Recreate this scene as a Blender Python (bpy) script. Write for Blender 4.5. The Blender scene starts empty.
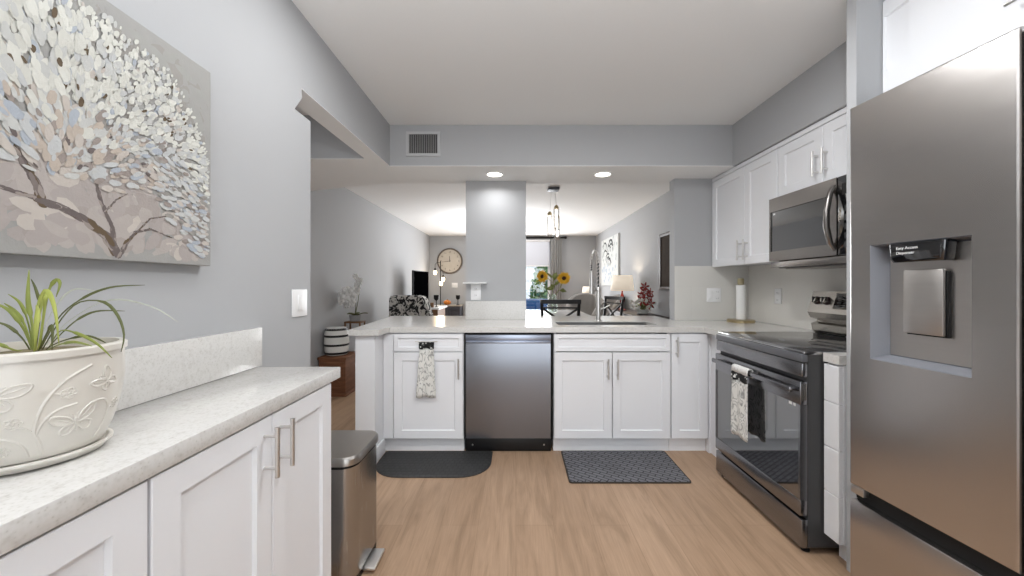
import bpy, bmesh, math, random
from mathutils import Vector, Matrix
random.seed(7)
S = bpy.context.scene
COL = S.collection
PI = math.pi

def lin(c):
    out = []
    for v in c[:3]:
        v /= 255.0
        out.append(v / 12.92 if v <= .04045 else ((v + .055) / 1.055) ** 2.4)
    return (*out, 1)

# ------------------------------------------------------------------ camera
cd = bpy.data.cameras.new('camera'); cam = bpy.data.objects.new('camera', cd); COL.objects.link(cam)
cd.sensor_width = 36; cd.lens = 36 * 367 / 1024
cd.shift_x = -4 / 1024; cd.shift_y = -3 / 1024
cd.clip_start = .02
cam.location = (0, 0, 1.21); cam.rotation_euler = (PI / 2, 0, 0)
S.camera = cam
# ------------------------------------------------------------------ view, world, big lights
S.view_settings.view_transform = 'Standard'; S.view_settings.look = 'None'
S.view_settings.exposure = 0.22; S.view_settings.gamma = 1; S.view_settings.use_curve_mapping = False
W = bpy.data.worlds.new('sky'); S.world = W; W.use_nodes = True
wb = W.node_tree.nodes['Background']; wb.inputs[0].default_value = (.80, .90, 1, 1); wb.inputs[1].default_value = 1.1

def area(name, loc, rot, sx, sy, power, color=(1, 1, 1), spread=PI, shape='RECTANGLE'):
    l = bpy.data.lights.new(name, 'AREA'); l.shape = shape; l.size = sx; l.size_y = sy
    l.energy = power; l.color = color; l.spread = spread
    o = bpy.data.objects.new(name, l); COL.objects.link(o); o.location = loc; o.rotation_euler = rot
    return o
# added fill light from unseen opening behind camera; daylight at the living room doors
area('kitchen_fill', (.45, -2.55, 1.15), (PI / 2, 0, 0), 2.3, 2.0, 24, (.97, .985, 1))
area('daylight_living', (.1, 9.05, 1.25), (-PI / 2, 0, 0), 1.5, 2.0, 90, (.97, .985, 1))
# (visible lamps, plus added lights out of view, built below, give the rest)

# ------------------------------------------------------------------ materials
def nodes(name):
    m = bpy.data.materials.new(name); m.use_nodes = True
    nt = m.node_tree
    return m, nt, nt.nodes['Principled BSDF']

def coords(nt, scale=(1, 1, 1), rot=(0, 0, 0)):
    tc = nt.nodes.new('ShaderNodeTexCoord'); mp = nt.nodes.new('ShaderNodeMapping')
    nt.links.new(tc.outputs['Object'], mp.inputs['Vector'])
    mp.inputs['Scale'].default_value = scale; mp.inputs['Rotation'].default_value = rot
    return mp.outputs[0]

def mat(name, c, rough=.5, metal=0, var=.03, vs=6, stretch=(1, 1, 1), bump=0, bs=60, emit=None, es=0, c2=None, coat=0, spec=.5, rv=0, ior=1.45):
    m, nt, p = nodes(name)
    base = lin(c)
    lo = lin(c2) if c2 else tuple(v * (1 - var) for v in base[:3]) + (1,)
    n = nt.nodes.new('ShaderNodeTexNoise'); n.inputs['Scale'].default_value = vs; n.inputs['Detail'].default_value = 4
    nt.links.new(coords(nt, stretch), n.inputs['Vector'])
    mx = nt.nodes.new('ShaderNodeMix'); mx.data_type = 'RGBA'
    mx.inputs['A'].default_value = lo; mx.inputs['B'].default_value = base
    nt.links.new(n.outputs['Fac'], mx.inputs['Factor'])
    nt.links.new(mx.outputs['Result'], p.inputs['Base Color'])
    p.inputs['Roughness'].default_value = rough; p.inputs['Metallic'].default_value = metal
    p.inputs['Coat Weight'].default_value = coat; p.inputs['IOR'].default_value = ior; p.inputs['Specular IOR Level'].default_value = spec
    if rv:
        mr = nt.nodes.new('ShaderNodeMapRange'); mr.inputs['To Min'].default_value = rough - rv; mr.inputs['To Max'].default_value = rough + rv
        nt.links.new(n.outputs['Fac'], mr.inputs['Value']); nt.links.new(mr.outputs[0], p.inputs['Roughness'])
    if bump:
        b = nt.nodes.new('ShaderNodeBump'); b.inputs['Strength'].default_value = bump; b.inputs['Distance'].default_value = .01
        n2 = nt.nodes.new('ShaderNodeTexNoise'); n2.inputs['Scale'].default_value = bs
        nt.links.new(coords(nt, stretch), n2.inputs['Vector'])
        nt.links.new(n2.outputs['Fac'], b.inputs['Height']); nt.links.new(b.outputs[0], p.inputs['Normal'])
    if emit:
        p.inputs['Emission Color'].default_value = lin(emit); p.inputs['Emission Strength'].default_value = es
    return m

def ramp(nt, fac, stops):
    r = nt.nodes.new('ShaderNodeValToRGB')
    el = r.color_ramp.elements
    el[0].position, el[0].color = stops[0]; el[1].position, el[1].color = stops[-1]
    for pos, c in stops[1:-1]:
        e = el.new(pos); e.color = c
    nt.links.new(fac, r.inputs[0]); return r.outputs[0]

def mat_floor():
    m, nt, p = nodes('oak_planks')
    br = nt.nodes.new('ShaderNodeTexBrick')
    nt.links.new(coords(nt, (1, 1, 1), (0, 0, PI / 2)), br.inputs['Vector'])
    br.inputs['Scale'].default_value = 1; br.inputs['Brick Width'].default_value = 1.35; br.inputs['Row Height'].default_value = .19
    br.inputs['Mortar Size'].default_value = .0012; br.inputs['Mortar Smooth'].default_value = .3; br.offset = .37
    br.inputs['Color1'].default_value = lin((182, 153, 127)); br.inputs['Color2'].default_value = lin((173, 144, 118))
    br.inputs['Mortar'].default_value = lin((158, 130, 105)); br.inputs['Bias'].default_value = 0
    n = nt.nodes.new('ShaderNodeTexNoise'); n.inputs['Scale'].default_value = 3.2; n.inputs['Detail'].default_value = 9; n.inputs['Roughness'].default_value = .62; n.inputs['Distortion'].default_value = 1.2
    nt.links.new(coords(nt, (4.5, .55, 1)), n.inputs['Vector'])
    g = ramp(nt, n.outputs['Fac'], [(.30, (.74, .72, .69, 1)), (.5, (.95, .94, .93, 1)), (.72, (1.06, 1.06, 1.06, 1))])
    n3 = nt.nodes.new('ShaderNodeTexNoise'); n3.inputs['Scale'].default_value = 30; n3.inputs['Detail'].default_value = 3
    nt.links.new(coords(nt, (5, .18, 1)), n3.inputs['Vector'])
    g3 = ramp(nt, n3.outputs['Fac'], [(.3, (.90, .89, .88, 1)), (.7, (1.05, 1.05, 1.05, 1))])
    mx = nt.nodes.new('ShaderNodeMix'); mx.data_type = 'RGBA'; mx.blend_type = 'MULTIPLY'; mx.inputs['Factor'].default_value = 1
    nt.links.new(br.outputs['Color'], mx.inputs['A']); nt.links.new(g, mx.inputs['B'])
    m2 = nt.nodes.new('ShaderNodeMix'); m2.data_type = 'RGBA'; m2.blend_type = 'MULTIPLY'; m2.inputs['Factor'].default_value = 1
    nt.links.new(mx.outputs['Result'], m2.inputs['A']); nt.links.new(g3, m2.inputs['B'])
    nt.links.new(m2.outputs['Result'], p.inputs['Base Color'])
    p.inputs['Roughness'].default_value = .42; p.inputs['Specular IOR Level'].default_value = .35
    return m

def mat_quartz():
    m, nt, p = nodes('quartz')
    v = nt.nodes.new('ShaderNodeTexVoronoi'); v.inputs['Scale'].default_value = 150
    nt.links.new(coords(nt), v.inputs['Vector'])
    a = ramp(nt, v.outputs['Distance'], [(.06, lin((192, 189, 184))), (.28, lin((209, 207, 203))), (.75, lin((213, 211, 208)))])
    n = nt.nodes.new('ShaderNodeTexNoise'); n.inputs['Scale'].default_value = 70; n.inputs['Detail'].default_value = 6
    nt.links.new(coords(nt), n.inputs['Vector'])
    b = ramp(nt, n.outputs['Fac'], [(.30, (.90, .89, .88, 1)), (.46, (1, 1, 1, 1)), (.66, (1.02, 1.02, 1.02, 1))])
    mx = nt.nodes.new('ShaderNodeMix'); mx.data_type = 'RGBA'; mx.blend_type = 'MULTIPLY'; mx.inputs['Factor'].default_value = 1
    nt.links.new(a, mx.inputs['A']); nt.links.new(b, mx.inputs['B']); nt.links.new(mx.outputs['Result'], p.inputs['Base Color'])
    p.inputs['Roughness'].default_value = .16
    return m

def mat_tile(c, mortar, w, h, rough=.15, rot=(0, 0, 0), ms=.002):
    m, nt, p = nodes('wall_tile')
    br = nt.nodes.new('ShaderNodeTexBrick'); nt.links.new(coords(nt, (1, 1, 1), rot), br.inputs['Vector'])
    br.inputs['Scale'].default_value = 1; br.inputs['Brick Width'].default_value = w; br.inputs['Row Height'].default_value = h
    br.inputs['Mortar Size'].default_value = ms; br.inputs['Color1'].default_value = lin(c); br.inputs['Color2'].default_value = lin([v - 3 for v in c]); br.inputs['Mortar'].default_value = lin(mortar)
    nt.links.new(br.outputs['Color'], p.inputs['Base Color']); p.inputs['Roughness'].default_value = rough
    return m

def mat_steel(name, c, rough, stretch, tint=.06, aniso=.0):
    m, nt, p = nodes(name)
    n = nt.nodes.new('ShaderNodeTexNoise'); n.inputs['Scale'].default_value = 8; n.inputs['Detail'].default_value = 5
    nt.links.new(coords(nt, stretch), n.inputs['Vector'])
    base = lin(c)
    cc = ramp(nt, n.outputs['Fac'], [(.3, tuple(v * (1 - tint) for v in base[:3]) + (1,)), (.7, base)])
    nt.links.new(cc, p.inputs['Base Color'])
    p.inputs['Metallic'].default_value = 1
    mr = nt.nodes.new('ShaderNodeMapRange'); mr.inputs['To Min'].default_value = rough * .9; mr.inputs['To Max'].default_value = rough * 1.12
    nt.links.new(n.outputs['Fac'], mr.inputs['Value']); nt.links.new(mr.outputs[0], p.inputs['Roughness'])
    b = nt.nodes.new('ShaderNodeBump'); b.inputs['Strength'].default_value = .006; b.inputs['Distance'].default_value = .001
    nt.links.new(n.outputs['Fac'], b.inputs['Height']); nt.links.new(b.outputs[0], p.inputs['Normal'])
    return m

def mat_glass(name, c=(1, 1, 1, 1), gl=.12, rough=.02):
    m = bpy.data.materials.new(name); m.use_nodes = True; nt = m.node_tree
    out = nt.nodes['Material Output']; nt.nodes.remove(nt.nodes['Principled BSDF'])
    t = nt.nodes.new('ShaderNodeBsdfTransparent'); t.inputs[0].default_value = c
    g = nt.nodes.new('ShaderNodeBsdfGlossy'); g.inputs['Roughness'].default_value = rough
    x = nt.nodes.new('ShaderNodeMixShader'); x.inputs[0].default_value = gl
    nt.links.new(t.outputs[0], x.inputs[1]); nt.links.new(g.outputs[0], x.inputs[2]); nt.links.new(x.outputs[0], out.inputs[0])
    return m

def mat_weave(name, c1, c2, sx, sy, rough=.8, rot=(0, 0, 0), bump=.6, thr=.5):
    """herringbone-like raised weave from brick cells"""
    m, nt, p = nodes(name)
    br = nt.nodes.new('ShaderNodeTexBrick'); nt.links.new(coords(nt, (1, 1, 1), rot), br.inputs['Vector'])
    br.inputs['Scale'].default_value = 1; br.inputs['Brick Width'].default_value = sx; br.inputs['Row Height'].default_value = sy
    br.inputs['Mortar Size'].default_value = min(sx, sy) * .16; br.inputs['Mortar Smooth'].default_value = .6
    br.inputs['Color1'].default_value = lin(c1); br.inputs['Color2'].default_value = lin([v * .9 for v in c1]); br.inputs['Mortar'].default_value = lin(c2)
    nt.links.new(br.outputs['Color'], p.inputs['Base Color']); p.inputs['Roughness'].default_value = rough
    b = nt.nodes.new('ShaderNodeBump'); b.inputs['Strength'].default_value = bump; b.inputs['Distance'].default_value = .004; b.invert = True
    nt.links.new(br.outputs['Fac'], b.inputs['Height']); nt.links.new(b.outputs[0], p.inputs['Normal'])
    return m

def mat_spots(name, bg, fg, scale, lo, hi, feature='F1', kind='v', stretch=(1, 1, 1), rough=.85):
    m, nt, p = nodes(name)
    if kind == 'v':
        t = nt.nodes.new('ShaderNodeTexVoronoi'); t.inputs['Scale'].default_value = scale; t.feature = feature; o = t.outputs['Distance']
    else:
        t = nt.nodes.new('ShaderNodeTexNoise'); t.inputs['Scale'].default_value = scale; t.inputs['Detail'].default_value = 3; t.inputs['Distortion'].default_value = 1.5; o = t.outputs['Fac']
    nt.links.new(coords(nt, stretch), t.inputs['Vector'])
    nt.links.new(ramp(nt, o, [(lo, lin(fg)), (hi, lin(bg))]), p.inputs['Base Color']); p.inputs['Roughness'].default_value = rough
    return m

def mat_sketch(name, bg, fg, scale):
    """white cloth printed with thin grey line drawing"""
    m, nt, p = nodes(name)
    t = nt.nodes.new('ShaderNodeTexNoise'); t.inputs['Scale'].default_value = scale; t.inputs['Detail'].default_value = .8; t.inputs['Distortion'].default_value = .8
    nt.links.new(coords(nt, (1, 1, .55)), t.inputs['Vector'])
    c = ramp(nt, t.outputs['Fac'], [(.36, lin(bg)), (.40, lin(fg)), (.44, lin(bg)), (.56, lin(bg)), (.585, lin(fg)), (.61, lin([(a + b * 2) / 3 for a, b in zip(fg, bg)])), (.66, lin(bg))])
    nt.links.new(c, p.inputs['Base Color']); p.inputs['Roughness'].default_value = .9
    return m

WALL = mat('wall_paint', (176, 177, 179), .75, var=.02, vs=1.5, bump=.03, bs=220)
CEIL = mat('ceiling_paint', (240, 240, 239), .85, var=.015, vs=1.2, bump=.05, bs=150)
WHITE = mat('white_trim_paint', (232, 233, 236), .4, var=.01)
CAB = mat('white_cabinet_paint', (236, 237, 240), .35, var=.01, vs=3)
FLOOR = mat_floor(); QUARTZ = mat_quartz()
TILE = mat_tile((220, 218, 213), (213, 211, 206), .60, .30, rot=(PI / 2, 0, 0), ms=.0012)
TILER = mat_tile((224, 221, 215), (214, 211, 206), .60, .30, rot=(PI / 2, 0, PI / 2), ms=.0012)
NICKEL = mat('brushed_nickel', (222, 220, 217), .34, 1, var=.1, vs=30)
CHROME = mat('chrome', (215, 215, 215), .12, 1, var=.03)
FRIDGE = mat_steel('fridge_steel', (198, 194, 191), .24, (1, 1, 12), .03)
FRIDGE_L = mat_steel('fridge_recess_steel', (205, 201, 197), .33, (1, 1, 12), .03)
DWSTEEL = mat_steel('dishwasher_steel', (132, 134, 140), .20, (1, 1, 12), .03)
DWTOP = mat_steel('dishwasher_band_steel', (168, 174, 188), .3, (1, 1, 30))
MWSTEEL = mat_steel('microwave_steel', (142, 138, 135), .25, (1, 1, 30))
RSTEEL = mat_steel('range_steel', (146, 146, 149), .25, (1, 1, 30))
RSTEEL_L = mat_steel('range_trim_steel', (178, 174, 168), .25, (1, 1, 30))
CANST = mat_steel('can_steel', (176, 174, 172), .26, (30, 30, 1))
CANLID = mat_steel('can_lid_steel', (185, 181, 176), .33, (3, 30, 1))
SINKST = mat_steel('sink_steel', (150, 150, 150), .3, (20, 2, 2))
BLACKP = mat('black_plastic', (22, 22, 24), .35, var=.1)
DARKGAP = mat('dark_gasket', (12, 12, 13), .6, var=.1)
BLKGLASS = mat('black_glass', (14, 15, 18), .05, var=.05, coat=1, spec=1.0)
COOKGLASS = mat('cooktop_glass', (70, 70, 72), .07, var=.05, ior=4.5)
OVENGLASS = mat('oven_door_glass', (20, 22, 27), .05, var=.05, ior=3.3)
DGREY = mat('dark_grey_enamel', (62, 62, 63), .35, var=.05)
BRASS = mat('brushed_brass', (196, 178, 140), .3, 1, var=.08)
WOODK = mat('walnut_wood', (126, 92, 62), .5, var=.35, vs=9, stretch=(1, 6, 1))
WOODD = mat('reclaimed_wood', (146, 98, 68), .65, c2=(84, 50, 32), vs=7, stretch=(1, 1, 5), bump=.2, bs=30)
PAPER = mat('paper_roll', (238, 238, 236), .9, var=.02, bump=.1, bs=120)
POTC = mat('glazed_ceramic', (226, 222, 214), .3, c2=(206, 200, 190), vs=9, coat=.3)
SOIL = mat('potting_mix', (150, 140, 112), .95, c2=(96, 86, 60), vs=60, bump=.8, bs=70)
LEAFG = mat('fresh_leaf', (152, 160, 80), .45, c2=(112, 124, 54), vs=25)
LEAFY = mat('yellow_green_leaf', (184, 188, 104), .45, c2=(150, 160, 70), vs=25)
LEAFD = mat('dark_leaf', (104, 108, 62), .5, c2=(78, 84, 46), vs=25)
LEAFW = mat('pale_leaf', (186, 188, 176), .55, var=.1, vs=25)
MATBLK = mat_weave('rubber_mat', (52, 52, 52), (40, 40, 40), .035, .035, .55, bump=.3)
MATGRY = mat_weave('woven_mat', (116, 116, 121), (46, 46, 50), .075, .028, .8, (0, 0, .6), bump=.9)
MATEDGE = mat('mat_edge', (62, 56, 50), .8, var=.1)
TOWELW = mat_sketch('printed_cotton', (226, 225, 220), (140, 140, 137), 26)
TOWELB = mat_spots('dotted_cotton', (16, 16, 17), (228, 228, 225), 52, .30, .36, kind='v')
TOWELS = mat_spots('speckled_cotton', (226, 225, 222), (120, 120, 120), 90, .16, .22, kind='v')
PLASTW = mat('white_plastic', (240, 240, 240), .35, var=.01)
LAMPE = mat('lit_diffuser', (255, 250, 240), .5, emit=(255, 248, 235), es=6)
BULB = mat('lit_bulb', (255, 225, 170), .3, emit=(255, 226, 180), es=5)
SHADE = mat('lit_linen_shade', (244, 238, 228), .8, emit=(255, 236, 210), es=.36)
GLASS = mat_glass('clear_glass'); TUBEG = mat_glass('pendant_glass', (.97, .97, .97, 1), .22, .05)
VASEG = mat_glass('vase_glass', (.86, .90, .88, 1), .2, .03)
BLKWOOD = mat('black_painted_wood', (26, 25, 26), .4, var=.1)
BLKMET = mat('black_metal', (30, 29, 29), .4, .6, var=.1)
GREYFAB = mat('grey_upholstery', (148, 144, 140), .9, var=.08, vs=30, bump=.1, bs=200)
CURT = mat('grey_curtain_cloth', (172, 170, 168), .9, var=.08, vs=40)

# ------------------------------------------------------------------ mesh builder
class MB:
    def __init__(self, xf=None):
        self.bm = bmesh.new(); self.xf = xf or Matrix.Identity(4); self.mi = 0
    def v(self, p): return self.bm.verts.new(self.xf @ Vector(p))
    def f(self, vs):
        try:
            f = self.bm.faces.new(vs); f.material_index = self.mi; return f
        except ValueError: return None
    def box(self, x0, x1, y0, y1, z0, z1, bev=0, seg=2):
        x0, x1 = min(x0, x1), max(x0, x1); y0, y1 = min(y0, y1), max(y0, y1); z0, z1 = min(z0, z1), max(z0, z1)
        vs = [self.v((x, y, z)) for x in (x0, x1) for y in (y0, y1) for z in (z0, z1)]
        fs = [self.f([vs[i] for i in q]) for q in ((0, 1, 3, 2), (4, 6, 7, 5), (0, 4, 5, 1), (2, 3, 7, 6), (0, 2, 6, 4), (1, 5, 7, 3))]
        if bev:
            es = list({e for f in fs for e in f.edges})
            r = bmesh.ops.bevel(self.bm, geom=es, offset=bev, segments=seg, profile=.5, affect='EDGES')
            for f in r['faces']: f.material_index = self.mi
        return self
    def ring(self, c, r, n, a, b, ry=None):
        return [self.v(Vector(c) + a * (math.cos(2 * PI * i / n) * r) + b * (math.sin(2 * PI * i / n) * (ry or r))) for i in range(n)]
    def loft(self, rings, cap=(True, True), closed=False):
        n = len(rings[0])
        R = rings + ([rings[0]] if closed else [])
        for a, b in zip(R, R[1:]):
            for i in range(n): self.f([a[i], a[(i + 1) % n], b[(i + 1) % n], b[i]])
        if not closed:
            if cap[0]: self.f(rings[0][::-1])
            if cap[1]: self.f(rings[-1])
        return self
    def tube(self, pts, r, n=10, cap=True):
        pts = [Vector(p) for p in pts]; rs = r if isinstance(r, (list, tuple)) else [r] * len(pts)
        rings = []; a = None
        for i, p in enumerate(pts):
            t = (pts[min(i + 1, len(pts) - 1)] - pts[max(i - 1, 0)]).normalized()
            if a is None: a = t.cross(Vector((0, 0, 1)) if abs(t.z) < .9 else Vector((1, 0, 0))).normalized()
            else: a = (a - t * a.dot(t)).normalized()
            rings.append(self.ring(p, rs[i], n, a, t.cross(a)))
        return self.loft(rings, (cap, cap))
    def lathe(self, prof, c=(0, 0, 0), n=32, sx=1, sy=1, cap=(True, True)):
        rings = [[self.v((c[0] + math.cos(2 * PI * i / n) * r * sx, c[1] + math.sin(2 * PI * i / n) * r * sy, c[2] + z)) for i in range(n)] for r, z in prof]
        return self.loft(rings, cap)
    def ball(self, c, rx, ry=None, rz=None, n=16, m=10):
        ry = ry or rx; rz = rz or rx
        rings = [[self.v((c[0] + rx * math.sin(PI * j / m) * math.cos(2 * PI * i / n), c[1] + ry * math.sin(PI * j / m) * math.sin(2 * PI * i / n), c[2] - rz * math.cos(PI * j / m))) for i in range(n)] for j in range(1, m)]
        b = self.v((c[0], c[1], c[2] - rz)); t = self.v((c[0], c[1], c[2] + rz))
        self.loft(rings, (False, False))
        for i in range(n):
            self.f([b, rings[0][(i + 1) % n], rings[0][i]]); self.f([t, rings[-1][i], rings[-1][(i + 1) % n]])
        return self
    def prism(self, poly, a0, a1, ax='z'):
        P = {'z': lambda u, w, a: (u, w, a), 'x': lambda u, w, a: (a, u, w), 'y': lambda u, w, a: (u, a, w)}[ax]
        A = [self.v(P(u, w, a0)) for u, w in poly]; B = [self.v(P(u, w, a1)) for u, w in poly]
        return self.loft([A, B])
    def sheet(self, rows, thick=0):
        """grid of points -> surface; thick gives it a back side"""
        G = [[self.v(p) for p in r] for r in rows]
        for a, b in zip(G, G[1:]):
            for i in range(len(a) - 1): self.f([a[i], a[i + 1], b[i + 1], b[i]])
        return self
    def build(self, name, mats, parent=None, smooth=True, solid=0):
        bmesh.ops.recalc_face_normals(self.bm, faces=self.bm.faces[:])
        me = bpy.data.meshes.new(name); self.bm.to_mesh(me); self.bm.free()
        for m in (mats if isinstance(mats, (list, tuple)) else [mats]): me.materials.append(m)
        if smooth:
            me.polygons.foreach_set('use_smooth', [True] * len(me.polygons)); me.set_sharp_from_angle(angle=math.radians(35))
        o = bpy.data.objects.new(name, me); COL.objects.link(o)
        if parent: o.parent = parent
        if solid:
            md = o.modifiers.new('thickness', 'SOLIDIFY'); md.thickness = solid; md.offset = 0
        return o

def tag(o, label, cat, group=None, kind=None):
    if label: o['label'] = label
    if cat: o['category'] = cat
    if group: o['group'] = group
    if kind: o['kind'] = kind
    return o
def thing(name, label, cat, loc=(0, 0, 0), rz=0, group=None):
    o = bpy.data.objects.new(name, None); COL.objects.link(o); o.empty_display_size = .05
    o.location = loc; o.rotation_euler = (0, 0, rz); return tag(o, label, cat, group)
def struct(o, label=None): o['kind'] = 'structure'; 
def B(*a, bev=0): return MB().box(*a, bev=bev)
def copy_tree(o, parent=None):
    c = o.copy(); COL.objects.link(c)
    if parent: c.parent = parent
    for ch in [x for x in o.children]: copy_tree(ch, c)
    return c
def text_mesh(body, size, material, name, parent, xf, extrude=.0006, align='LEFT'):
    cu = bpy.data.curves.new(name, 'FONT'); cu.body = body; cu.size = size; cu.extrude = extrude; cu.align_x = align
    tmp = bpy.data.objects.new(name, cu); COL.objects.link(tmp)
    me = bpy.data.meshes.new_from_object(tmp.evaluated_get(bpy.context.evaluated_depsgraph_get()))
    bpy.data.objects.remove(tmp)
    me.transform(xf); me.materials.clear(); me.materials.append(material)
    o = bpy.data.objects.new(name, me); COL.objects.link(o); o.parent = parent
    return o

# ------------------------------------------------------------------ the room
ZC, ZB = 2.44, 2.125          # ceiling, underside of beam
XL, XR, XLL = -.97, 2.0, -2.16
struct(B(-2.4, 2.2, -2.8, 9.4, -.1, 0).build('floor', FLOOR))
struct(B(-2.4, 2.2, -2.8, 9.4, ZC, ZC + .1).build('ceiling', CEIL))
struct(MB().prism([(-2.6, 0), (1.732, 0), (1.732, 1.982), (1.608, 1.982), (1.665, 2.06), (1.66, 2.10), (2.82, ZB), (2.82, ZC), (-2.6, ZC)], XL - .12, XL, 'x').build('wall_left', WALL, smooth=False))
struct(B(XR, XR + .12, -2.6, 9.3, 0, ZC).build('wall_right', WALL))
struct(B(XLL - .12, XLL, .5, 9.3, 0, ZC).build('wall_living_left', WALL))
struct(B(XLL, XL - .12, .5, .62, 0, ZC).build('wall_hall_end', WALL))
# unseen wall behind the camera, door opening added to let light in
rw = MB(); rw.box(XL - .12, -.75, -2.72, -2.6, 0, ZC); rw.box(1.65, XR + .12, -2.72, -2.6, 0, ZC); rw.box(-.75, 1.65, -2.72, -2.6, 2.18, ZC)
struct(rw.build('wall_back', WALL))
df = MB()
for x in (-.75, .43, 1.6): df.box(x, x + .05, -2.70, -2.62, 0, 2.18)
df.box(-.75, 1.65, -2.70, -2.62, 2.13, 2.18); df.box(-.75, 1.65, -2.70, -2.62, 0, .04)
d1 = df.build('door_1', WHITE); struct(d1)
# far living room wall with its door opening
fw = MB(); fw.box(XLL, -.75, 9.2, 9.32, 0, ZC); fw.box(.86, XR, 9.2, 9.32, 0, ZC); fw.box(-.75, .86, 9.2, 9.32, 2.3, ZC)
struct(fw.build('wall_living_end', WALL))
df = MB()
for x in (-.75, .03, .80): df.box(x, x + .06, 9.22, 9.28, 0, 2.3)
df.box(-.75, .86, 9.22, 9.28, 2.24, 2.3); df.box(-.75, .86, 9.22, 9.28, 0, .08)
d2 = df.build('door_2', WHITE); struct(d2)
B(-.69, .80, 9.245, 9.252, .08, 2.24).build('glass_pane', GLASS, d2)
# beam / lowered soffits (underside is painted like the ceiling)
bm_ = MB().prism([(XLL, 2.66), (XL - .12, 2.66), (XL - .12, 2.82), (XR, 2.82), (XR, 3.30), (-1.2, 3.30), (XLL, 3.62)], ZB + .002, ZC, 'z').build('trim_1', [WALL], smooth=False); struct(bm_)
us = MB().prism([(XLL, 2.66), (XL - .12, 2.66), (XL - .12, 2.82), (XR, 2.82), (XR, 3.30), (-1.2, 3.30), (XLL, 3.62)], ZB - .002, ZB + .002, 'z').build('trim_2', CEIL, smooth=False); struct(us)
hu = MB(); hu.prism([(1.66, 2.098), (2.82, ZB - .002), (2.82, ZB), (1.66, 2.10)], XL - .12, XL, 'x'); struct(hu.build('trim_3', CEIL, smooth=False))
struct(B(1.665, XR, 1.57, 2.82, 2.121, ZC).build('trim_4', WALL))
struct(B(1.36, XR, 3.15, 3.25, 0, ZB - .002).build('wall_stub_right', WALL))
struct(B(1.405, XR, 1.515, 1.56, 0, ZC).build('wall_fridge_side', WALL))
struct(B(-.44, .088, 3.22, 3.60, 0, ZB - .002).build('wall_column', WALL))
struct(B(XL - .12, XL + .012, 2.49, 3.50, 0, .866).build('wall_peninsula', WHITE))
bb = MB(); bb.box(XL + .012, XL + .026, 2.476, 2.655, 0, .105, .003); bb.box(XL - .134, XL + .026, 2.476, 2.49, 0, .105, .003); bb.box(XL - .134, XL - .12, 2.49, 3.5, 0, .105, .003)
struct(bb.build('baseboard_peninsula', WHITE))
bb = MB(); bb.box(XLL, XLL + .014, .62, 9.2, 0, .1, .003); struct(bb.build('baseboard_left', WHITE))
bb = MB(); bb.box(XR - .014, XR, 3.32, 9.2, 0, .1, .003); struct(bb.build('baseboard_right', WHITE))

# ------------------------------------------------------------------ cabinet builders (local: x across, -y front, z up)
def panel_mesh(x0, x1, z0, z1, t=.02, stile=.058, st_l=None, st_r=None, rail=None, flat=False, rail_t=None):
    m = MB()
    sl = st_l if st_l is not None else stile; sr = st_r if st_r is not None else stile; rl = rail or stile; rt = rail_t or rl
    def rg(l, r, b, tp, y): return [m.v((x0 + l, y, z0 + b)), m.v((x1 - r, y, z0 + b)), m.v((x1 - r, y, z1 - tp)), m.v((x0 + l, y, z1 - tp))]
    R = [rg(0, 0, 0, 0, 0), rg(0, 0, 0, 0, -t + .002), rg(.002, .002, .002, .002, -t)]
    if not flat:
        R += [rg(sl, sr, rl, rt, -t), rg(sl + .004, sr + .004, rl + .004, rt + .004, -t + .009)]
    m.loft(R); return m
def handle(parent, o, x, z, L, y=-.02):
    m = MB(); r = .006
    if o == 'v':
        m.tube([(x, y - .034, z - L / 2), (x, y - .034, z + L / 2)], r, 12)
        for s in (-1, 1): m.tube([(x, y, z + s * L * .32), (x, y - .034, z + s * L * .32)], .0045, 8)
    else:
        m.tube([(x - L / 2, y - .034, z), (x + L / 2, y - .034, z)], r, 12)
        for s in (-1, 1): m.tube([(x + s * L * .32, y, z), (x + s * L * .32, y - .034, z)], .0045, 8)
    return m.build('handle', NICKEL, parent)
def cabinet(name, label, cat, loc, rz, w, d, z0, z1, fronts, open_top=False, toe=0, group=None, tr=.05):
    t = thing(name, label, cat, loc, rz, group)
    m = MB()
    if open_top:
        m.box(0, .018, .001, d, z0, z1); m.box(w - .018, w, .001, d, z0, z1); m.box(.018, w - .018, d - .012, d, z0, z1); m.box(.018, w - .018, .001, d, z0, z0 + .018)
    else: m.box(0, w, .001, d, z0, z1)
    m.build('body', CAB, t)
    if toe: B(0, w, tr, d, 0, z0 - .001).build('toe_kick', CAB, t)
    for fr in fronts:
        kind, x0, x1, a, b, h = fr[:6]; kw = fr[6] if len(fr) > 6 else {}
        p = panel_mesh(x0, x1, a, b, **kw).build(kind, CAB, t, smooth=False)
        if h: handle(p, *h)
    return t

# ------------------------------------------------------------------ left run
W1 = .655; LH = .329
cabinet('base_cabinet', 'white two-door base cabinet nearest the steel trash can, under the left quartz worktop', 'cabinet', (-.674, 1.312 - W1, 0), PI / 2, W1, .295, .1, .866,
        [('door', .002, LH - .0015, .105, .862, ('v', LH - .032, .775, .13)), ('door', LH + .0015, W1 - .012, .105, .862, ('v', LH + .032, .775, .13))], toe=True)
cabinet('base_cabinet', 'white two-door base cabinet below the butterfly planter, at the left edge of the photo', 'cabinet', (-.674, 1.310 - 2 * W1, 0), PI / 2, W1, .295, .1, .866,
        [('door', .002, LH - .0015, .105, .862, ('v', LH - .032, .775, .13)), ('door', LH + .0015, W1 - .002, .105, .862, ('v', LH + .032, .775, .13))], toe=True)
wt = MB(); wt.box(XL + .001, -.648, -.25, 1.357, .868, .908, .003)
tag(wt.build('worktop', QUARTZ), 'speckled pale quartz worktop of the shallow left cabinets, under the planter', 'worktop')
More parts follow.
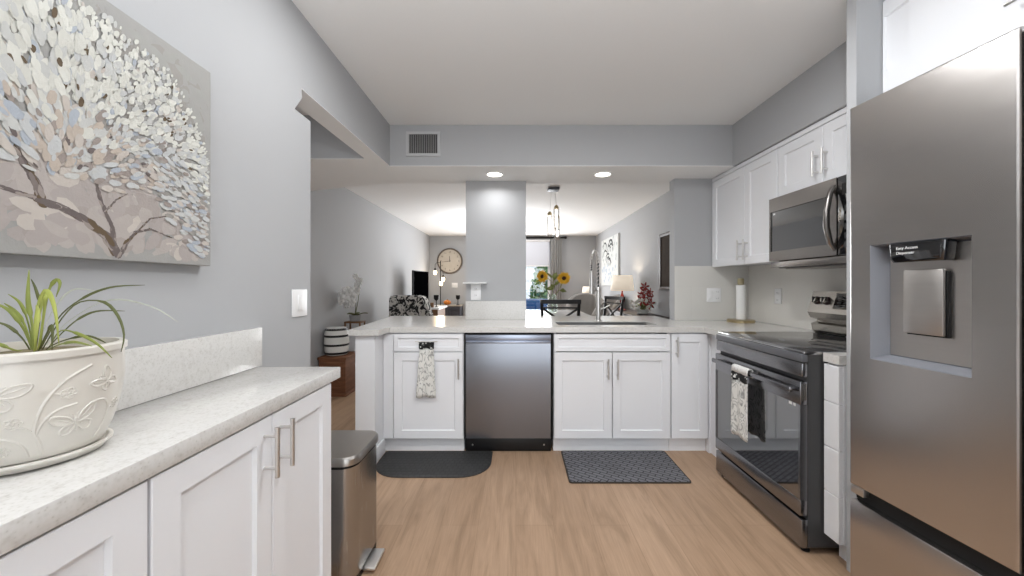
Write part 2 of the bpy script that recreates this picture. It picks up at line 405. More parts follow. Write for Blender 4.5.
tag(B(XL + .001, XL + .020, -.25, 1.375, .909, 1.052, bev=.002).build('backsplash', QUARTZ), 'low speckled quartz upstand along the left wall behind the planter', 'backsplash')

# switch on left wall
t = thing('light_switch', 'white rocker light switch on the grey left wall at the opening', 'switch', (XL, 1.64, 1.13))
B(0, .006, -.055, .055, -.06, .06, bev=.002).build('plate', PLASTW, t)
B(.006, .010, -.018, .018, -.034, .034, bev=.001).build('rocker', PLASTW, t)

# ------------------------------------------------------------------ painting on left wall
def floral():
    m = MB(); Y0, Y1, Z0, Z1, X = .22, 1.127, 1.268, 1.862, -.937
    t = thing('canvas_painting', 'large unframed canvas of a pale blossoming tree on the left wall', 'painting', (XL, .67, 1.268))
    off = Vector(t.location)
    m.xf = Matrix.Translation(-off)
    m.mi = 0; m.box(XL + .001, X, Y0, Y1, Z0, Z1, .002)
    cols = [(158, 157, 154), (204, 204, 196), (192, 193, 190), (168, 175, 184), (184, 172, 160), (96, 80, 60), (104, 94, 92), (190, 182, 174), (152, 149, 144), (212, 212, 204), (150, 140, 134), (168, 160, 156)]
    def dab(y, z, L, w, ang, mi, h):
        m.mi = mi; c = math.cos(ang); s = math.sin(ang); vs = []
        for k in range(9):
            q = 2 * PI * k / 9; u = math.cos(q) * L * random.uniform(.85, 1.1); v = math.sin(q) * w * random.uniform(.8, 1.15)
            vs.append(m.v((X + h, y + u * c - v * s, z + u * s + v * c)))
        m.f(vs)
    def put(y, z, L, w, ang, mi, h):
        e = L + .003
        if Y0 + e < y < Y1 - e and Z0 + e < z < Z1 - e: dab(y, z, L, w, ang, mi, h)
    for i in range(1500):                     # mottled ground: grey above, pinkish below
        y = random.uniform(Y0, Y1); z = random.uniform(Z0, Z1)
        low = z < 1.50 - .1 * (y > .95)
        put(y, z, random.uniform(.015, .040), random.uniform(.010, .022), random.uniform(0, PI), random.choice([11, 11, 7, 12, 13, 11, 12] if low else [0, 8, 0, 8, 14]), .0003 + i * 2e-7)
    def branch(pts, w0, w1, mi=6):
        n = 30
        for i in range(len(pts) - 1):
            (y0, z0), (y1, z1) = pts[i], pts[i + 1]
            for k in range(n):
                s = k / n; g = (i + s) / (len(pts) - 1); w = w0 + (w1 - w0) * g
                put(y0 + (y1 - y0) * s + random.uniform(-.35, .35) * w, z0 + (z1 - z0) * s + random.uniform(-.25, .25) * w, w * 1.2, w * .42, math.atan2(z1 - z0, y1 - y0) + random.uniform(-.2, .2), random.choice([mi, 6, 6, 15, 10, 5]), .0007 + random.random() * .0002)
    branch([(.862, 1.275), (.84, 1.32), (.80, 1.350), (.755, 1.370), (.726, 1.376), (.715, 1.41), (.69, 1.46), (.64, 1.52)], .017, .008)
    branch([(.862, 1.28), (.850, 1.345), (.828, 1.40), (.815, 1.45), (.80, 1.52)], .010, .003)
    branch([(.868, 1.28), (.882, 1.312), (.905, 1.340), (.94, 1.353), (1.0, 1.338)], .008, .003)
    branch([(.74, 1.375), (.66, 1.39), (.55, 1.45), (.45, 1.52)], .008, .003)
    branch([(.91, 1.345), (.94, 1.38), (1.0, 1.40), (1.06, 1.44)], .004, .002)
    branch([(.838, 1.38), (.86, 1.41), (.885, 1.43)], .004, .002)
    CY, CZ = .74, 1.47
    for i in range(6500):                     # the crown, strokes fanning out from its heart
        y = random.uniform(Y0, Y1); z = random.uniform(1.29, Z1)
        top = 1.835 - .9 * max(0, y - .80) ** 2 * 1.2 - (.10 * max(0, y - 1.0) / .12)
        if z > top + random.uniform(-.035, .0): continue
        bot = 1.455 if y < .93 else 1.455 - (y - .93) * 1.0
        if z < bot + random.uniform(-.03, .05): continue
        band = (z - bot) / (top - bot)             # 0 at the lower edge of the crown, 1 on top
        ang = math.atan2(z - CZ + .05, y - CY) + random.uniform(-.35, .35)
        if y > .93 and z < 1.55: ang = random.uniform(-.6, .2)
        r = random.random(); rim = z > top - .06
        if band > .38: mi = 1 if r < .34 else 9 if r < .56 else 2 if r < .80 else 16 if r < .88 else 3 if r < .92 else 7 if r < .945 else 5
        elif band > .2: mi = 2 if r < .25 else 1 if r < .37 else 16 if r < .52 else 3 if r < .62 else 4 if r < .80 else 7 if r < .92 else 10 if r < .97 else 6
        else: mi = 4 if r < .25 else 16 if r < .42 else 3 if r < .52 else 7 if r < .72 else 2 if r < .85 else 10 if r < .94 else 6
        if y > .96 and band < .5: mi = random.choice([2, 16, 16, 3, 8, 7, 2, 10])
        L = random.uniform(.007, .018) * (.7 if rim else 1) * (1.15 if y < .85 else .85)
        if mi in (5, 6): L *= .6
        put(y, z, L, L * random.uniform(.36, .58), ang, mi, .0009 + i * 4e-7)
    cols += [(174, 166, 161), (163, 155, 150), (158, 158, 154), (122, 112, 108), (190, 192, 192)]
    m.build('canvas', [mat('canvas_oil_%d' % i, c, .7, var=.10, vs=40, bump=.08, bs=180) for i, c in enumerate(cols)], t, smooth=False)
floral()

# ------------------------------------------------------------------ planter with spider plant
PX, PY, PZ = -.842, .645, .909
def pot_r(z):  # outline radius of the planter at height z
    pr = [(0, .080), (.03, .091), (.07, .101), (.12, .107), (.165, .106), (.186, .106)]
    for (a, ra), (b, rb) in zip(pr, pr[1:]):
        if a <= z <= b: return ra + (rb - ra) * (z - a) / (b - a)
    return pr[-1][1]
t = thing('potted_plant', 'spider plant in a cream planter with embossed butterflies on the left worktop', 'potted plant', (PX, PY, PZ))
MB().lathe([(.07, 0), (.082, .003), (.091, .013), (.091, .017), (.086, .017), (.080, .012)], n=48).build('saucer', POTC, t)
pm = MB(); zb = .013
pm.lathe([(.05, zb)] + [(pot_r(z * .186 / 20), zb + .004 + z * .182 / 20) for z in range(20)] + [(.110, .182), (.110, .192), (.106, .195), (.099, .195), (.098, .170)], n=56)
def emb(pts, r=.0016, smooth=True):     # raised line following the planter wall; pts = (angle, height)
    P = []; n = len(pts)
    for i in range(n - 1):
        p0, p1, p2, p3 = pts[max(i - 1, 0)], pts[i], pts[i + 1], pts[min(i + 2, n - 1)]
        for k in range(6):
            f = k / 6
            P.append(tuple(.5 * (2 * p1[a] + (p2[a] - p0[a]) * f + (2 * p0[a] - 5 * p1[a] + 4 * p2[a] - p3[a]) * f * f + (3 * p1[a] - p0[a] - 3 * p2[a] + p3[a]) * f ** 3) for a in (0, 1)))
    P.append(pts[-1])
    r *= 1.25; pm.tube([(math.cos(a) * (pot_r(z) - r * .15), math.sin(a) * (pot_r(z) - r * .15), z + zb + .004) for a, z in P], r, 6)
def flower_emb(a, z, r=.0065):
    for k in range(5):
        q = 2 * PI * k / 5; ca = a + math.cos(q) * r / .1; cz = z + math.sin(q) * r
        emb([(ca + math.cos(u) * .0028 / .1, cz + math.sin(u) * .0028) for u in [i * 2 * PI / 6 for i in range(7)]], .0012)
    emb([(a + math.cos(u) * .0012 / .1, z + math.sin(u) * .0012) for u in [i * PI / 2 for i in range(5)]], .0012)
def fly_emb(a, z, s, tilt, squash=1):
    def T(u, v): return (a + (u * squash * math.cos(tilt) - v * math.sin(tilt)) * s / .1, z + (u * squash * math.sin(tilt) + v * math.cos(tilt)) * s)
    emb([T(0, -.45), T(0, 0), T(0, .35)], .0022)
    for sg, k in ((1, 1), (-1, .85)):
        emb([T(sg * u, v * k) for u, v in ((.05, .12), (.35, .65), (.85, .95), (1.0, .75), (.85, .35), (.45, .08), (.06, .05))], .0016)
        emb([T(sg * u, v * k) for u, v in ((.06, .0), (.45, .0), (.72, -.22), (.65, -.55), (.38, -.62), (.15, -.35), (.03, -.12))], .0016)
        emb([T(sg * .2, .2 * k), T(sg * .5, .45 * k), T(sg * .8, .75 * k)], .001); emb([T(sg * .2, -.1), T(sg * .5, -.3)], .001)
    emb([T(0, .35), T(.1, .6), T(.22, .68)], .0008); emb([T(0, .35), T(-.1, .6), T(-.22, .68)], .0008)
for base in (0, PI):
    fly_emb(base + .16, .112, .023, .75, .8); fly_emb(base - .22, .050, .028, .18); fly_emb(base - 1.05, .112, .029, -.35)
    flower_emb(base - .34, .104); flower_emb(base - .88, .068); flower_emb(base + .42, .066); flower_emb(base - 1.04, .024)
    emb([(base - .59, .006), (base - .63, .03), (base - .68, .052), (base - .60, .09), (base - .40, .125), (base - .08, .146)], .0021)
    emb([(base - .66, .045), (base - .58, .066), (base - .44, .080), (base - .24, .084)], .0017)
    emb([(base - .76, .008), (base - .80, .026), (base - .92, .040), (base - 1.08, .048)], .0019)
    emb([(base - .05, .080), (base + .14, .080), (base + .26, .062), (base + .24, .03), (base + .16, .012)], .0017)
    emb([(base - .90, .058), (base - .80, .060), (base - .70, .050)], .0013)
    emb([(base + .26, .062), (base + .34, .062)], .0012); emb([(base - .50, .108), (base - .42, .104)], .0012)
pm.build('pot', POTC, t)
MB().lathe([(.0975, .150), (.0975, .178), (.06, .184), (.02, .187), (.002, .188)], n=40).build('soil', SOIL, t)
def blade(pts, w, material, fold=.25):
    P = [Vector(p) for p in pts]; n = 18; Q = []
    for i in range(n + 1):                       # Catmull-Rom through the points
        s = i / n * (len(P) - 1); k = min(int(s), len(P) - 2); f = s - k
        p0, p1, p2, p3 = P[max(k - 1, 0)], P[k], P[k + 1], P[min(k + 2, len(P) - 1)]
        Q.append(.5 * ((2 * p1) + (p2 - p0) * f + (2 * p0 - 5 * p1 + 4 * p2 - p3) * f * f + (3 * p1 - p0 - 3 * p2 + p3) * f ** 3))
    m = MB(); rows = []
    for i, q in enumerate(Q):
        tg = (Q[min(i + 1, n)] - Q[max(i - 1, 0)]).normalized()
        side = tg.cross(Vector((.45, -.8, .25))).normalized()
        up = side.cross(tg)
        ww = .60 * w * (.55 + .9 * (i / n)) if i / n < .5 else w * (1 - ((i / n - .5) / .5) ** 1.6) + .0003
        rows.append([q - side * ww, q - up * ww * fold, q + side * ww])
    m.sheet(rows)
    return m.build('leaf', material, t, solid=.0007)
def pp(px, py, d=0):   # offset in the planter's own frame, from a view of it 0.645 m off; d = how far behind / in front
    D = PY + d
    return ((px - 516) / 367 * D - PX, d, 1.21 - (py - 285) / 367 * D - PZ)
for pts, w, mt in [
    ([(33, 352, 0), (32, 325, 0), (28, 300, .0), (29, 270, .005)], .0032, LEAFG),
    ([(36, 352, -.01), (35, 322, -.01), (41, 296, -.01), (48, 292, -.012), (55, 310, -.015), (59, 345, -.02)], .0036, LEAFY),
    ([(40, 350, .01), (44, 315, .01), (49, 290, .01), (56, 280, .01), (60, 284, .008), (56, 297, .005)], .0030, LEAFG),
    ([(38, 350, .0), (43, 320, .0), (45, 298, .0), (43, 297, .004), (40, 315, .006)], .0034, LEAFY),
    ([(40, 350, .0), (60, 316, .01), (85, 297, .02), (112, 287, .03), (145, 285, .05)], .0020, LEAFD),
    ([(42, 350, .0), (62, 318, .0), (80, 302, .005), (104, 302, .01), (118, 316, .01), (124, 335, .0), (121, 352, -.002)], .0022, LEAFD),
    ([(46, 350, .0), (64, 331, .0), (80, 318, .01), (98, 311, .02), (125, 311, .035)], .0018, LEAFD),
    ([(50, 346, .0), (60, 331, -.02), (76, 333, -.03), (96, 343, -.04), (112, 358, -.035)], .0022, LEAFG),
    ([(33, 352, 0), (24, 330, 0), (10, 311, -.01), (-8, 302, -.02)], .0030, LEAFG),
    ([(32, 352, 0), (26, 328, .0), (16, 312, .01), (4, 303, .0)], .0026, LEAFG),
    ([(33, 350, .01), (28, 322, .01), (20, 303, .015), (8, 294, .02)], .0022, LEAFG),
    ([(31, 352, 0), (22, 338, -.01), (8, 326, -.02), (-8, 321, -.03)], .0022, LEAFD),
    ([(36, 350, .02), (40, 310, .03), (36, 290, .04), (31, 279, .04)], .0020, LEAFD),
    ([(38, 352, -.02), (46, 335, -.03), (52, 326, -.035), (52, 350, -.04)], .0022, LEAFD),
    ([(34, 352, -.03), (37, 330, -.035), (38, 312, -.03), (36, 305, -.03)], .0028, LEAFY),
    ([(36, 352, .0), (52, 312, .03), (72, 290, .05), (96, 291, .06)], .0014, LEAFW),
    ([(40, 352, .0), (70, 320, .05), (110, 300, .07), (150, 306, .08), (178, 322, .085)], .0014, LEAFW),
    ([(44, 352, .0), (58, 345, -.03), (74, 342, -.05), (92, 346, -.06)], .0022, LEAFG),
    ([(30, 352, .0), (14, 350, -.02), (-4, 344, -.03), (-20, 352, -.04)], .0026, LEAFG),
    ([(40, 352, .02), (62, 341, .03), (88, 336, .04), (108, 344, .04)], .002, LEAFD)]:
    blade([pp(*p) for p in pts], w, mt)

# ------------------------------------------------------------------ trash can
def rrect(x0, x1, y0, y1, r, n=6):
    P = []
    for cx, cy, a0 in ((x1 - r, y1 - r, 0), (x0 + r, y1 - r, PI / 2), (x0 + r, y0 + r, PI), (x1 - r, y0 + r, 3 * PI / 2)):
        P += [(cx + math.cos(a0 + PI / 2 * k / n) * r, cy + math.sin(a0 + PI / 2 * k / n) * r) for k in range(n + 1)]
    return P
def rloft(m, levels):   # levels: (z, poly)
    return m.loft([[m.v((x, y, z)) for x, y in p] for z, p in levels])
t = thing('trash_can', 'stainless steel pedal trash can beside the end of the left cabinets', 'trash can', (-.79, 1.595, 0))
rloft(MB(), [(0, rrect(-.145, .145, -.14, .14, .05)), (.03, rrect(-.145, .145, -.14, .14, .05))]).build('base', BLACKP, t)
rloft(MB(), [(.03, rrect(-.148, .148, -.143, .143, .06)), (.478, rrect(-.148, .148, -.143, .143, .06))]).build('body', CANST, t)
rloft(MB(), [(.478, rrect(-.14, .14, -.135, .135, .06)), (.49, rrect(-.14, .14, -.135, .135, .06))]).build('collar', BLACKP, t)
rloft(MB(), [(.49, rrect(-.152, .155, -.147, .147, .06)), (.514, rrect(-.152, .155, -.147, .147, .06)), (.523, rrect(-.146, .149, -.141, .141, .055)), (.527, rrect(-.10, .10, -.10, .10, .05))]).build('lid', CANLID, t)
MB().box(.145, .20, -.06, .06, .012, .026, .006).build('pedal', NICKEL, t)

# ------------------------------------------------------------------ peninsula
YF = 2.66
cabinet('base_cabinet', 'white peninsula cabinet with one drawer over one door, left of the dishwasher', 'cabinet', (-.955, YF, 0), 0, .578, .56, .098, .866,
        [('drawer', .075, .573, .732, .858, None, dict(stile=.03)), ('door', .075, .573, .104, .724, ('v', .545, .612, .145)), ('filler_panel', 0.0, .071, .104, .858, None, dict(flat=True))], toe=True, tr=.02)
cabinet('sink_cabinet', 'white two-door sink cabinet right of the dishwasher, above the grey mat', 'cabinet', (.272, YF, 0), 0, .842, .50, .098, .866,
        [('false_front', .003, .839, .732, .858, None, dict(stile=.03)), ('door', .003, .418, .104, .724, ('v', .386, .610, .145)), ('door', .424, .839, .104, .724, ('v', .455, .610, .145))], open_top=True, toe=True, tr=.02)
cabinet('base_cabinet', 'narrow white full-height cabinet between the sink cabinet and the range', 'cabinet', (1.117, YF, 0), 0, .268, .47, .098, .866,
        [('door', .003, .264, .104, .858, ('v', .035, .768, .14)), ], toe=True, tr=.02)
tag(MB().prism([(1.387, YF - .02), (1.405, YF - .02), (1.405, 2.362), (1.425, 2.362), (1.425, YF + .02), (1.387, YF + .02)], 0, .866, 'z').build('filler_panel', CAB, smooth=False), 'narrow white filler strip in the corner behind the range', 'panel')

# dishwasher
t = thing('dishwasher', 'stainless steel dishwasher built into the peninsula', 'dishwasher', (-.375, YF, 0))
w = .638
B(.006, w - .006, .02, .56, .02, .862).build('tub', BLACKP, t)
dm = MB()
rows = []
dm.prism([(-.022, .108), (-.022, .775), (-.020, .79), (-.012, .797), (.018, .80), (.018, .108)], .014, w - .014, 'x'); dm.build('door', DWSTEEL, t)
B(.010, w - .010, -.012, .018, .800, .852, bev=.004).build('control_strip', DWTOP, t)
B(.014, w - .014, -.030, -.006, .790, .806, bev=.005).build('pocket_handle', DWTOP, t)
B(.014, w - .014, -.018, .018, .853, .861).build('top_gasket', DARKGAP, t)
tk = MB(); tk.box(.01, w - .01, .006, .02, .004, .1, .002)
tp = tk.build('toe_panel', BLACKP, t)
for x in (.06, w - .06): MB().tube([(x, .008, .05), (x, .0035, .05)], .006, 10).build('screw', NICKEL, tp)
for x in (.003, w - .003):
    B(x - .003, x + .003, -.016, .02, .1, .86).build('edge_trim', DARKGAP, t)

# worktop with sink cut-out, notch round the column, gap for the range
SX0, SX1, SY0, SY1 = .318, 1.075, 2.775, 3.03
wt = MB()
wt.prism([(-1.128, 2.468), (-.925, 2.468), (-.905, 2.63), (.6, 2.63), (.6, SY0), (SX0, SY0), (SX0, SY1), (SX1, SY1), (SX1, SY0), (.6005, SY0), (.6005, 2.63),
          (1.345, 2.63), (1.345, 2.362), (1.988, 2.362), (1.988, 3.138), (1.355, 3.138), (1.355, 3.60), (.09, 3.60), (.09, 3.20), (-.442, 3.20), (-.442, 3.60), (-1.21, 3.60)], .869, .908, 'z')
tag(wt.build('worktop', QUARTZ, smooth=False), 'long white quartz worktop of the peninsula holding the sink', 'worktop')
struct(B(-.97 + .012, 1.35, 3.24, 3.34, 0, .866).build('wall_bar', WHITE))
tag(B(-.44, .088, 3.2, 3.219, .909, 1.07).build('backsplash', QUARTZ), 'short quartz upstand at the foot of the grey column', 'backsplash')

t = thing('sink', 'undermount stainless kitchen sink in the peninsula worktop', 'sink', (.66, 2.9, .66))
m = MB(); P = rrect(SX0 - .66 + .004, SX1 - .66 - .004, SY0 - 2.9 + .004, SY1 - 2.9 - .004, .02)
P2 = rrect(SX0 - .66 - .012, SX1 - .66 + .012, SY0 - 2.9 - .012, SY1 - 2.9 + .012, .02); P3 = rrect(SX0 - .66 + .02, SX1 - .66 - .02, SY0 - 2.9 + .02, SY1 - 2.9 - .02, .03)
m.loft([[m.v((x, y, z)) for x, y in p] for z, p in ((.006, P2), (.207, P2), (.207, P), (.02, P3))]); m.build('basin', SINKST, t)
MB().lathe([(.03, .021), (.03, .024), (.022, .025)], (0, 0, 0), 24).build('drain', CHROME, t)
B(SX0 - .66 + .004, SX1 - .66 - .004, SY1 - 2.9 - .012, SY1 - 2.9 - .004, .19, .244).build('rim', SINKST, t)

t = thing('faucet', 'tall nickel spring pull-down faucet behind the sink', 'faucet', (.69, 3.08, .908))
MB().lathe([(.028, 0), (.028, .006), (.022, .012)], n=24).build('base', NICKEL, t)
MB().lathe([(.0195, .01), (.0195, .27), (.014, .285)], n=24).build('body', NICKEL, t)
arc = [(0, 0, .28), (0, 0, .40)]
ex, ey = -.098, -.20
for k in range(1, 13):
    a = PI * k / 12; arc.append((ex / 2 * (1 - math.cos(a)), ey / 2 * (1 - math.cos(a)), .46 + .115 * math.sin(a)))
arc += [(ex, ey, .40)]
MB().tube(arc, .006, 10).build('hose', BLACKP, t)
coil = []; tot = len(arc) - 1; N = 900
fr = Vector((ex, ey, 0)).normalized(); sd = Vector((-fr.y, fr.x, 0))
for i in range(N + 1):
    s = i / N * tot; k = min(int(s), tot - 1); f = s - k
    p = Vector(arc[k]).lerp(Vector(arc[k + 1]), f)
    tg = (Vector(arc[k + 1]) - Vector(arc[k])).normalized(); nn = tg.cross(sd).normalized(); q = i / N * 2 * PI * 48
    coil.append(p + (sd * math.cos(q) + nn * math.sin(q)) * .0105)
MB().tube(coil, .0026, 5).build('spring', NICKEL, t)
MB(Matrix.Translation((ex, ey, 0))).lathe([(.012, .41), (.014, .39), (.016, .33), (.016, .27), (.020, .25), (.020, .235), (.014, .233)][::-1], n=20).build('spray_head', NICKEL, t)
m = MB(); m.tube([(0, 0, .25), (ex * .5, ey * .5, .262), (ex * .9, ey * .9, .30)], .006, 8); m.tube([(ex * .88, ey * .88, .295), (ex * .88, ey * .88, .31)], .02, 16); m.build('holder_arm', NICKEL, t)
MB().tube([(.015, 0, .10), (.05, -.01, .11), (.095, -.02, .135)], [.008, .006, .005], 8).build('lever', NICKEL, t)

# towel at the left drawer
def hang_towel(m, x0, x1, x0b, x1b, zt, zb, y, amp, n=24, rows=14, folds=3):
    R = []
    for j in range(rows + 1):
        s = j / rows; a = x0 + (x0b - x0) * s; b = x1 + (x1b - x1) * s
        R.append([(a + (b - a) * i / n, y - amp * (.4 + .6 * s) * (1 + math.sin(i / n * folds * 2 * PI + .6 * math.sin(3 * s))), zt + (zb - zt) * s - (.006 * math.sin(i / n * PI * 3) * s)) for i in range(n + 1)])
    return m.sheet(R)
t = thing('dish_towel', 'long grey-print dish towel hung on the drawer left of the dishwasher', 'towel', (-.64, YF - .02, .40))
hang_towel(MB(), -.050, .050, -.074, .068, .358, .008, -.014, .005, folds=2).build('towel_cloth', TOWELW, t, solid=.003)
hang_towel(MB(), -.054, .055, -.052, .053, .402, .356, -.018, .003, rows=4, folds=2).build('towel_band', TOWELB, t, solid=.004)
MB().tube([(-.078, -.03, .408), (.082, -.03, .408)], .0035, 8).build('towel_rod', NICKEL, t)
for x in (-.06, .064): MB().tube([(x, -.001, .408), (x, -.03, .408)], .003, 8).build('rod_bracket', NICKEL, t)

# mats
t = thing('floor_mat', 'black rubber mat with rounded front corners before the left peninsula cabinet', 'mat', (-.553, 2.49, 0))
Pm = [(-.385, .165), (-.385, -.02)] + [(-.185 - .20 * math.cos(a), .0 - .19 * math.sin(a)) for a in [PI / 2 * k / 8 for k in range(0, 9)]] + [(.185 + .20 * math.sin(a), .0 - .19 * math.cos(a)) for a in [PI / 2 * k / 8 for k in range(0, 9)]] + [(.385, .165)]
m = MB(); cx = 0
def scl(P, k): return [(x * k, y * k) for x, y in P]
m.loft([[m.v((x, y, z)) for x, y in p] for z, p in ((.0005, Pm), (.006, Pm), (.014, scl(Pm, .95)))]); m.build('mat', MATBLK, t)
t = thing('floor_mat', 'grey woven rectangular mat in front of the sink cabinet', 'mat', (.70, 2.45, 0))
rloft(MB(), [(.0005, rrect(-.375, .375, -.215, .215, .02)), (.008, rrect(-.375, .375, -.215, .215, .02))]).build('border', MATEDGE, t)
rloft(MB(), [(.008, rrect(-.368, .368, -.208, .208, .02)), (.011, rrect(-.365, .365, -.205, .205, .02))]).build('mat', MATGRY, t)

# outlet with little shelf on the column
t = thing('power_outlet', 'white outlet with small shelf on top, low on the grey column', 'outlet', (-.352, 3.22, 1.15))
B(-.044, .044, -.006, 0, -.072, .068, bev=.002).build('plate', PLASTW, t)
B(-.103, .098, -.09, 0, .072, .082, bev=.002).build('shelf', PLASTW, t)
def sockets(t, xs, yf=-.006):
    for x in xs:
        for z in (.025, -.03):
            s = B(x - .016, x + .016, yf - .003, yf, z - .014, z + .014, bev=.001).build('socket', PLASTW, t)
            m = MB(); m.box(x - .007, x - .005, yf - .0035, yf - .003, z - .004, z + .006); m.box(x + .005, x + .007, yf - .0035, yf - .003, z - .004, z + .006); m.build('slot', DARKGAP, s)
sockets(t, (0,))
t = thing('power_outlet', 'white double outlet and switch plate on the tiled stub wall left of the paper roll', 'outlet', (1.69, 3.138, 1.125))
B(-.060, .060, -.006, 0, -.06, .06, bev=.002).build('plate', PLASTW, t)
B(-.045, -.012, -.010, -.006, -.034, .034, bev=.001).build('rocker', PLASTW, t)
sockets(t, (.028,))
t = thing('power_outlet', 'white single outlet on the white tiles above the range cooktop', 'outlet', (XR - .012, 2.78, 1.125), -PI / 2)
B(-.036, .036, -.006, 0, -.058, .058, bev=.002).build('plate', PLASTW, t); sockets(t, (0,))

# tile backsplashes
tag(B(1.36, XR - .013, 3.139, 3.149, .909, 1.372).build('tile_backsplash', TILE), 'grey-white tile backsplash on the stub wall under the grey wall', 'backsplash')
tag(B(XR - .012, XR - .001, 1.562, 3.149, .909, 1.372).build('tile_backsplash', TILER), 'white tile backsplash on the right wall behind the range', 'backsplash')

# paper towel holder
t = thing('paper_towel_holder', 'brass-based stand with a slim white paper roll in the worktop corner', 'paper towel holder', (1.825, 2.98, .909))
MB().lathe([(.100, 0), (.100, .018), (.096, .021), (.02, .021)], n=36).build('base', BRASS, t)
MB().lathe([(.034, .023), (.034, .300)], n=28).build('paper_roll', PAPER, t)
MB().lathe([(.012, .301), (.023, .305), (.024, .345), (.02, .355)], n=20).build('finial', mat('olive_wood', (168, 156, 124), .5, var=.2, vs=12), t)

# ------------------------------------------------------------------ right run
R90 = -PI / 2
def rloc(xf, ystart): return (xf, ystart, 0)
# tall-ish wall cabinet by the corner
cabinet('upper_cabinet', 'white two-door wall cabinet between the stub wall and the microwave', 'cabinet', (1.70, 3.147, 0), R90, .787, .29, 1.374, 2.118,
        [('door', .004, .447, 1.362, 2.085, ('v', .413, 1.468, .15)), ('door', .450, .785, 1.362, 2.085, ('v', .484, 1.468, .15)), ('crown_trim', 0, .787, 2.09, 2.118, None, dict(flat=True))])
cabinet('upper_cabinet', 'short white two-door wall cabinet directly above the microwave', 'cabinet', (1.70, 2.357, 0), R90, .735, .29, 1.764, 2.118,
        [('door', .004, .346, 1.766, 2.085, ('v', .316, 1.882, .14)), ('door', .349, .731, 1.766, 2.085, ('v', .379, 1.882, .14)), ('crown_trim', 0, .735, 2.09, 2.118, None, dict(flat=True))])
# microwave
t = thing('microwave', 'stainless over-the-range microwave with curved handle', 'microwave', (1.69, 2.356, 1.316), R90)
w = .735; yf = -.045
B(0, w, 0, .30, 0, .445).build('body', DGREY, t)
m = MB()
def frame(m, x0, x1, z0, z1, l, r, b, tp, y0, y1, bev=0):
    m.box(x0, x1, y0, y1, z1 - tp, z1, bev); m.box(x0, x1, y0, y1, z0, z0 + b, bev); m.box(x0, x0 + l, y0, y1, z0 + b, z1 - tp); m.box(x1 - r, x1, y0, y1, z0 + b, z1 - tp)
frame(m, 0, .495, .045, .44, .012, .045, .06, .085, yf - .02, 0)
d = m.build('door', MWSTEEL, t)
B(.012, .452, yf - .014, yf - .006, .105, .355).build('door_glass', BLKGLASS, d)
hp = [(.478, yf - .016, .075), (.480, yf - .040, .11), (.482, yf - .060, .19), (.482, yf - .060, .27), (.480, yf - .040, .36), (.478, yf - .016, .40)]
MB().tube(hp, [.011, .013, .014, .014, .013, .011], 14).build('handle', MWSTEEL, d)
cp = B(.499, w, yf - .018, 0, .045, .44, bev=.003).build('control_panel', BLKGLASS, t)
B(.525, w - .025, yf - .0195, yf - .018, .345, .40).build('display', BLACKP, cp)
for r_ in range(5):
    for c_ in range(3): B(.54 + c_ * .055, .58 + c_ * .055, yf - .0192, yf - .018, .08 + r_ * .045, .11 + r_ * .045).build('key_pad', DGREY, cp)
m = MB(); m.box(0, w, yf - .012, 0, .004, .040, .003); m.box(.03, w - .03, .02, .25, -.006, 0); m.build('vent_strip', MWSTEEL, t)
B(.03, .048, yf - .0155, yf - .014, .335, .345).build('sticker', PLASTW, d)

# base cabinet right of the range + its top
cabinet('base_cabinet', 'narrow white drawer stack between the range and the fridge wall', 'cabinet', (1.395, 1.641, 0), R90, .078, .59, .098, .866,
        [('drawer', .001, .077, a, b, None, dict(flat=True)) for a, b in ((.70, .860), (.50, .697), (.302, .497), (.102, .299))], toe=True, tr=.05)
tag(B(1.375, 1.986, 1.562, 1.643, .869, .908).build('worktop', QUARTZ), 'small sliver of quartz worktop between the range and the fridge wall', 'worktop')

# range
t = thing('range_oven', 'dark stainless electric range with glass cooktop and oven door', 'oven', (1.312, 2.354, 0), R90)
w = .706
B(0, w, .0, .615, .03, .895).build('body', DGREY, t)
B(-.0, w, -.018, .56, .896, .912, bev=.004).build('cooktop', COOKGLASS, t)
B(0, w, -.030, 0, .862, .897, bev=.004).build('cooktop_trim', mat('cooktop_edge', (92, 93, 97), .3), t)
B(0, w, -.028, 0, .795, .860, bev=.006).build('front_band', RSTEEL, t)
m = MB(); frame(m, .002, w - .002, .170, .775, .012, .012, .070, .105, -.034, 0, .003); d = m.build('oven_door', RSTEEL, t)
B(.014, w - .014, -.031, -.018, .24, .67).build('oven_glass', OVENGLASS, d)
hm = MB(); hm.box(.02, w - .02, -.070, -.052, .722, .748, .006)
for x in (.05, w - .05): hm.box(x - .014, x + .014, -.060, -.033, .726, .744, .004)
hm.build('handle', RSTEEL, d)
m = MB()
for k in range(3): m.box(w - .0025, w + .001, -.030 + k * .009, -.025 + k * .009, .69, .765)
m.build('vent_slots', RSTEEL_L, d)
for x, ww in ((w - .075, .02), (w - .048, .016)): B(x, x + ww, -.0318, -.031, .655, .668).build('sticker', PLASTW, d)
B(.0, w, -.030, 0, .025, .155, bev=.005).build('drawer', RSTEEL, t)
for x in (.03, w - .03):
    for yy in (.03, .55): MB().lathe([(.018, 0), (.018, .006), (.010, .008), (.010, .032)], (x, yy - .02, 0), 14).build('foot', BLACKP, t)
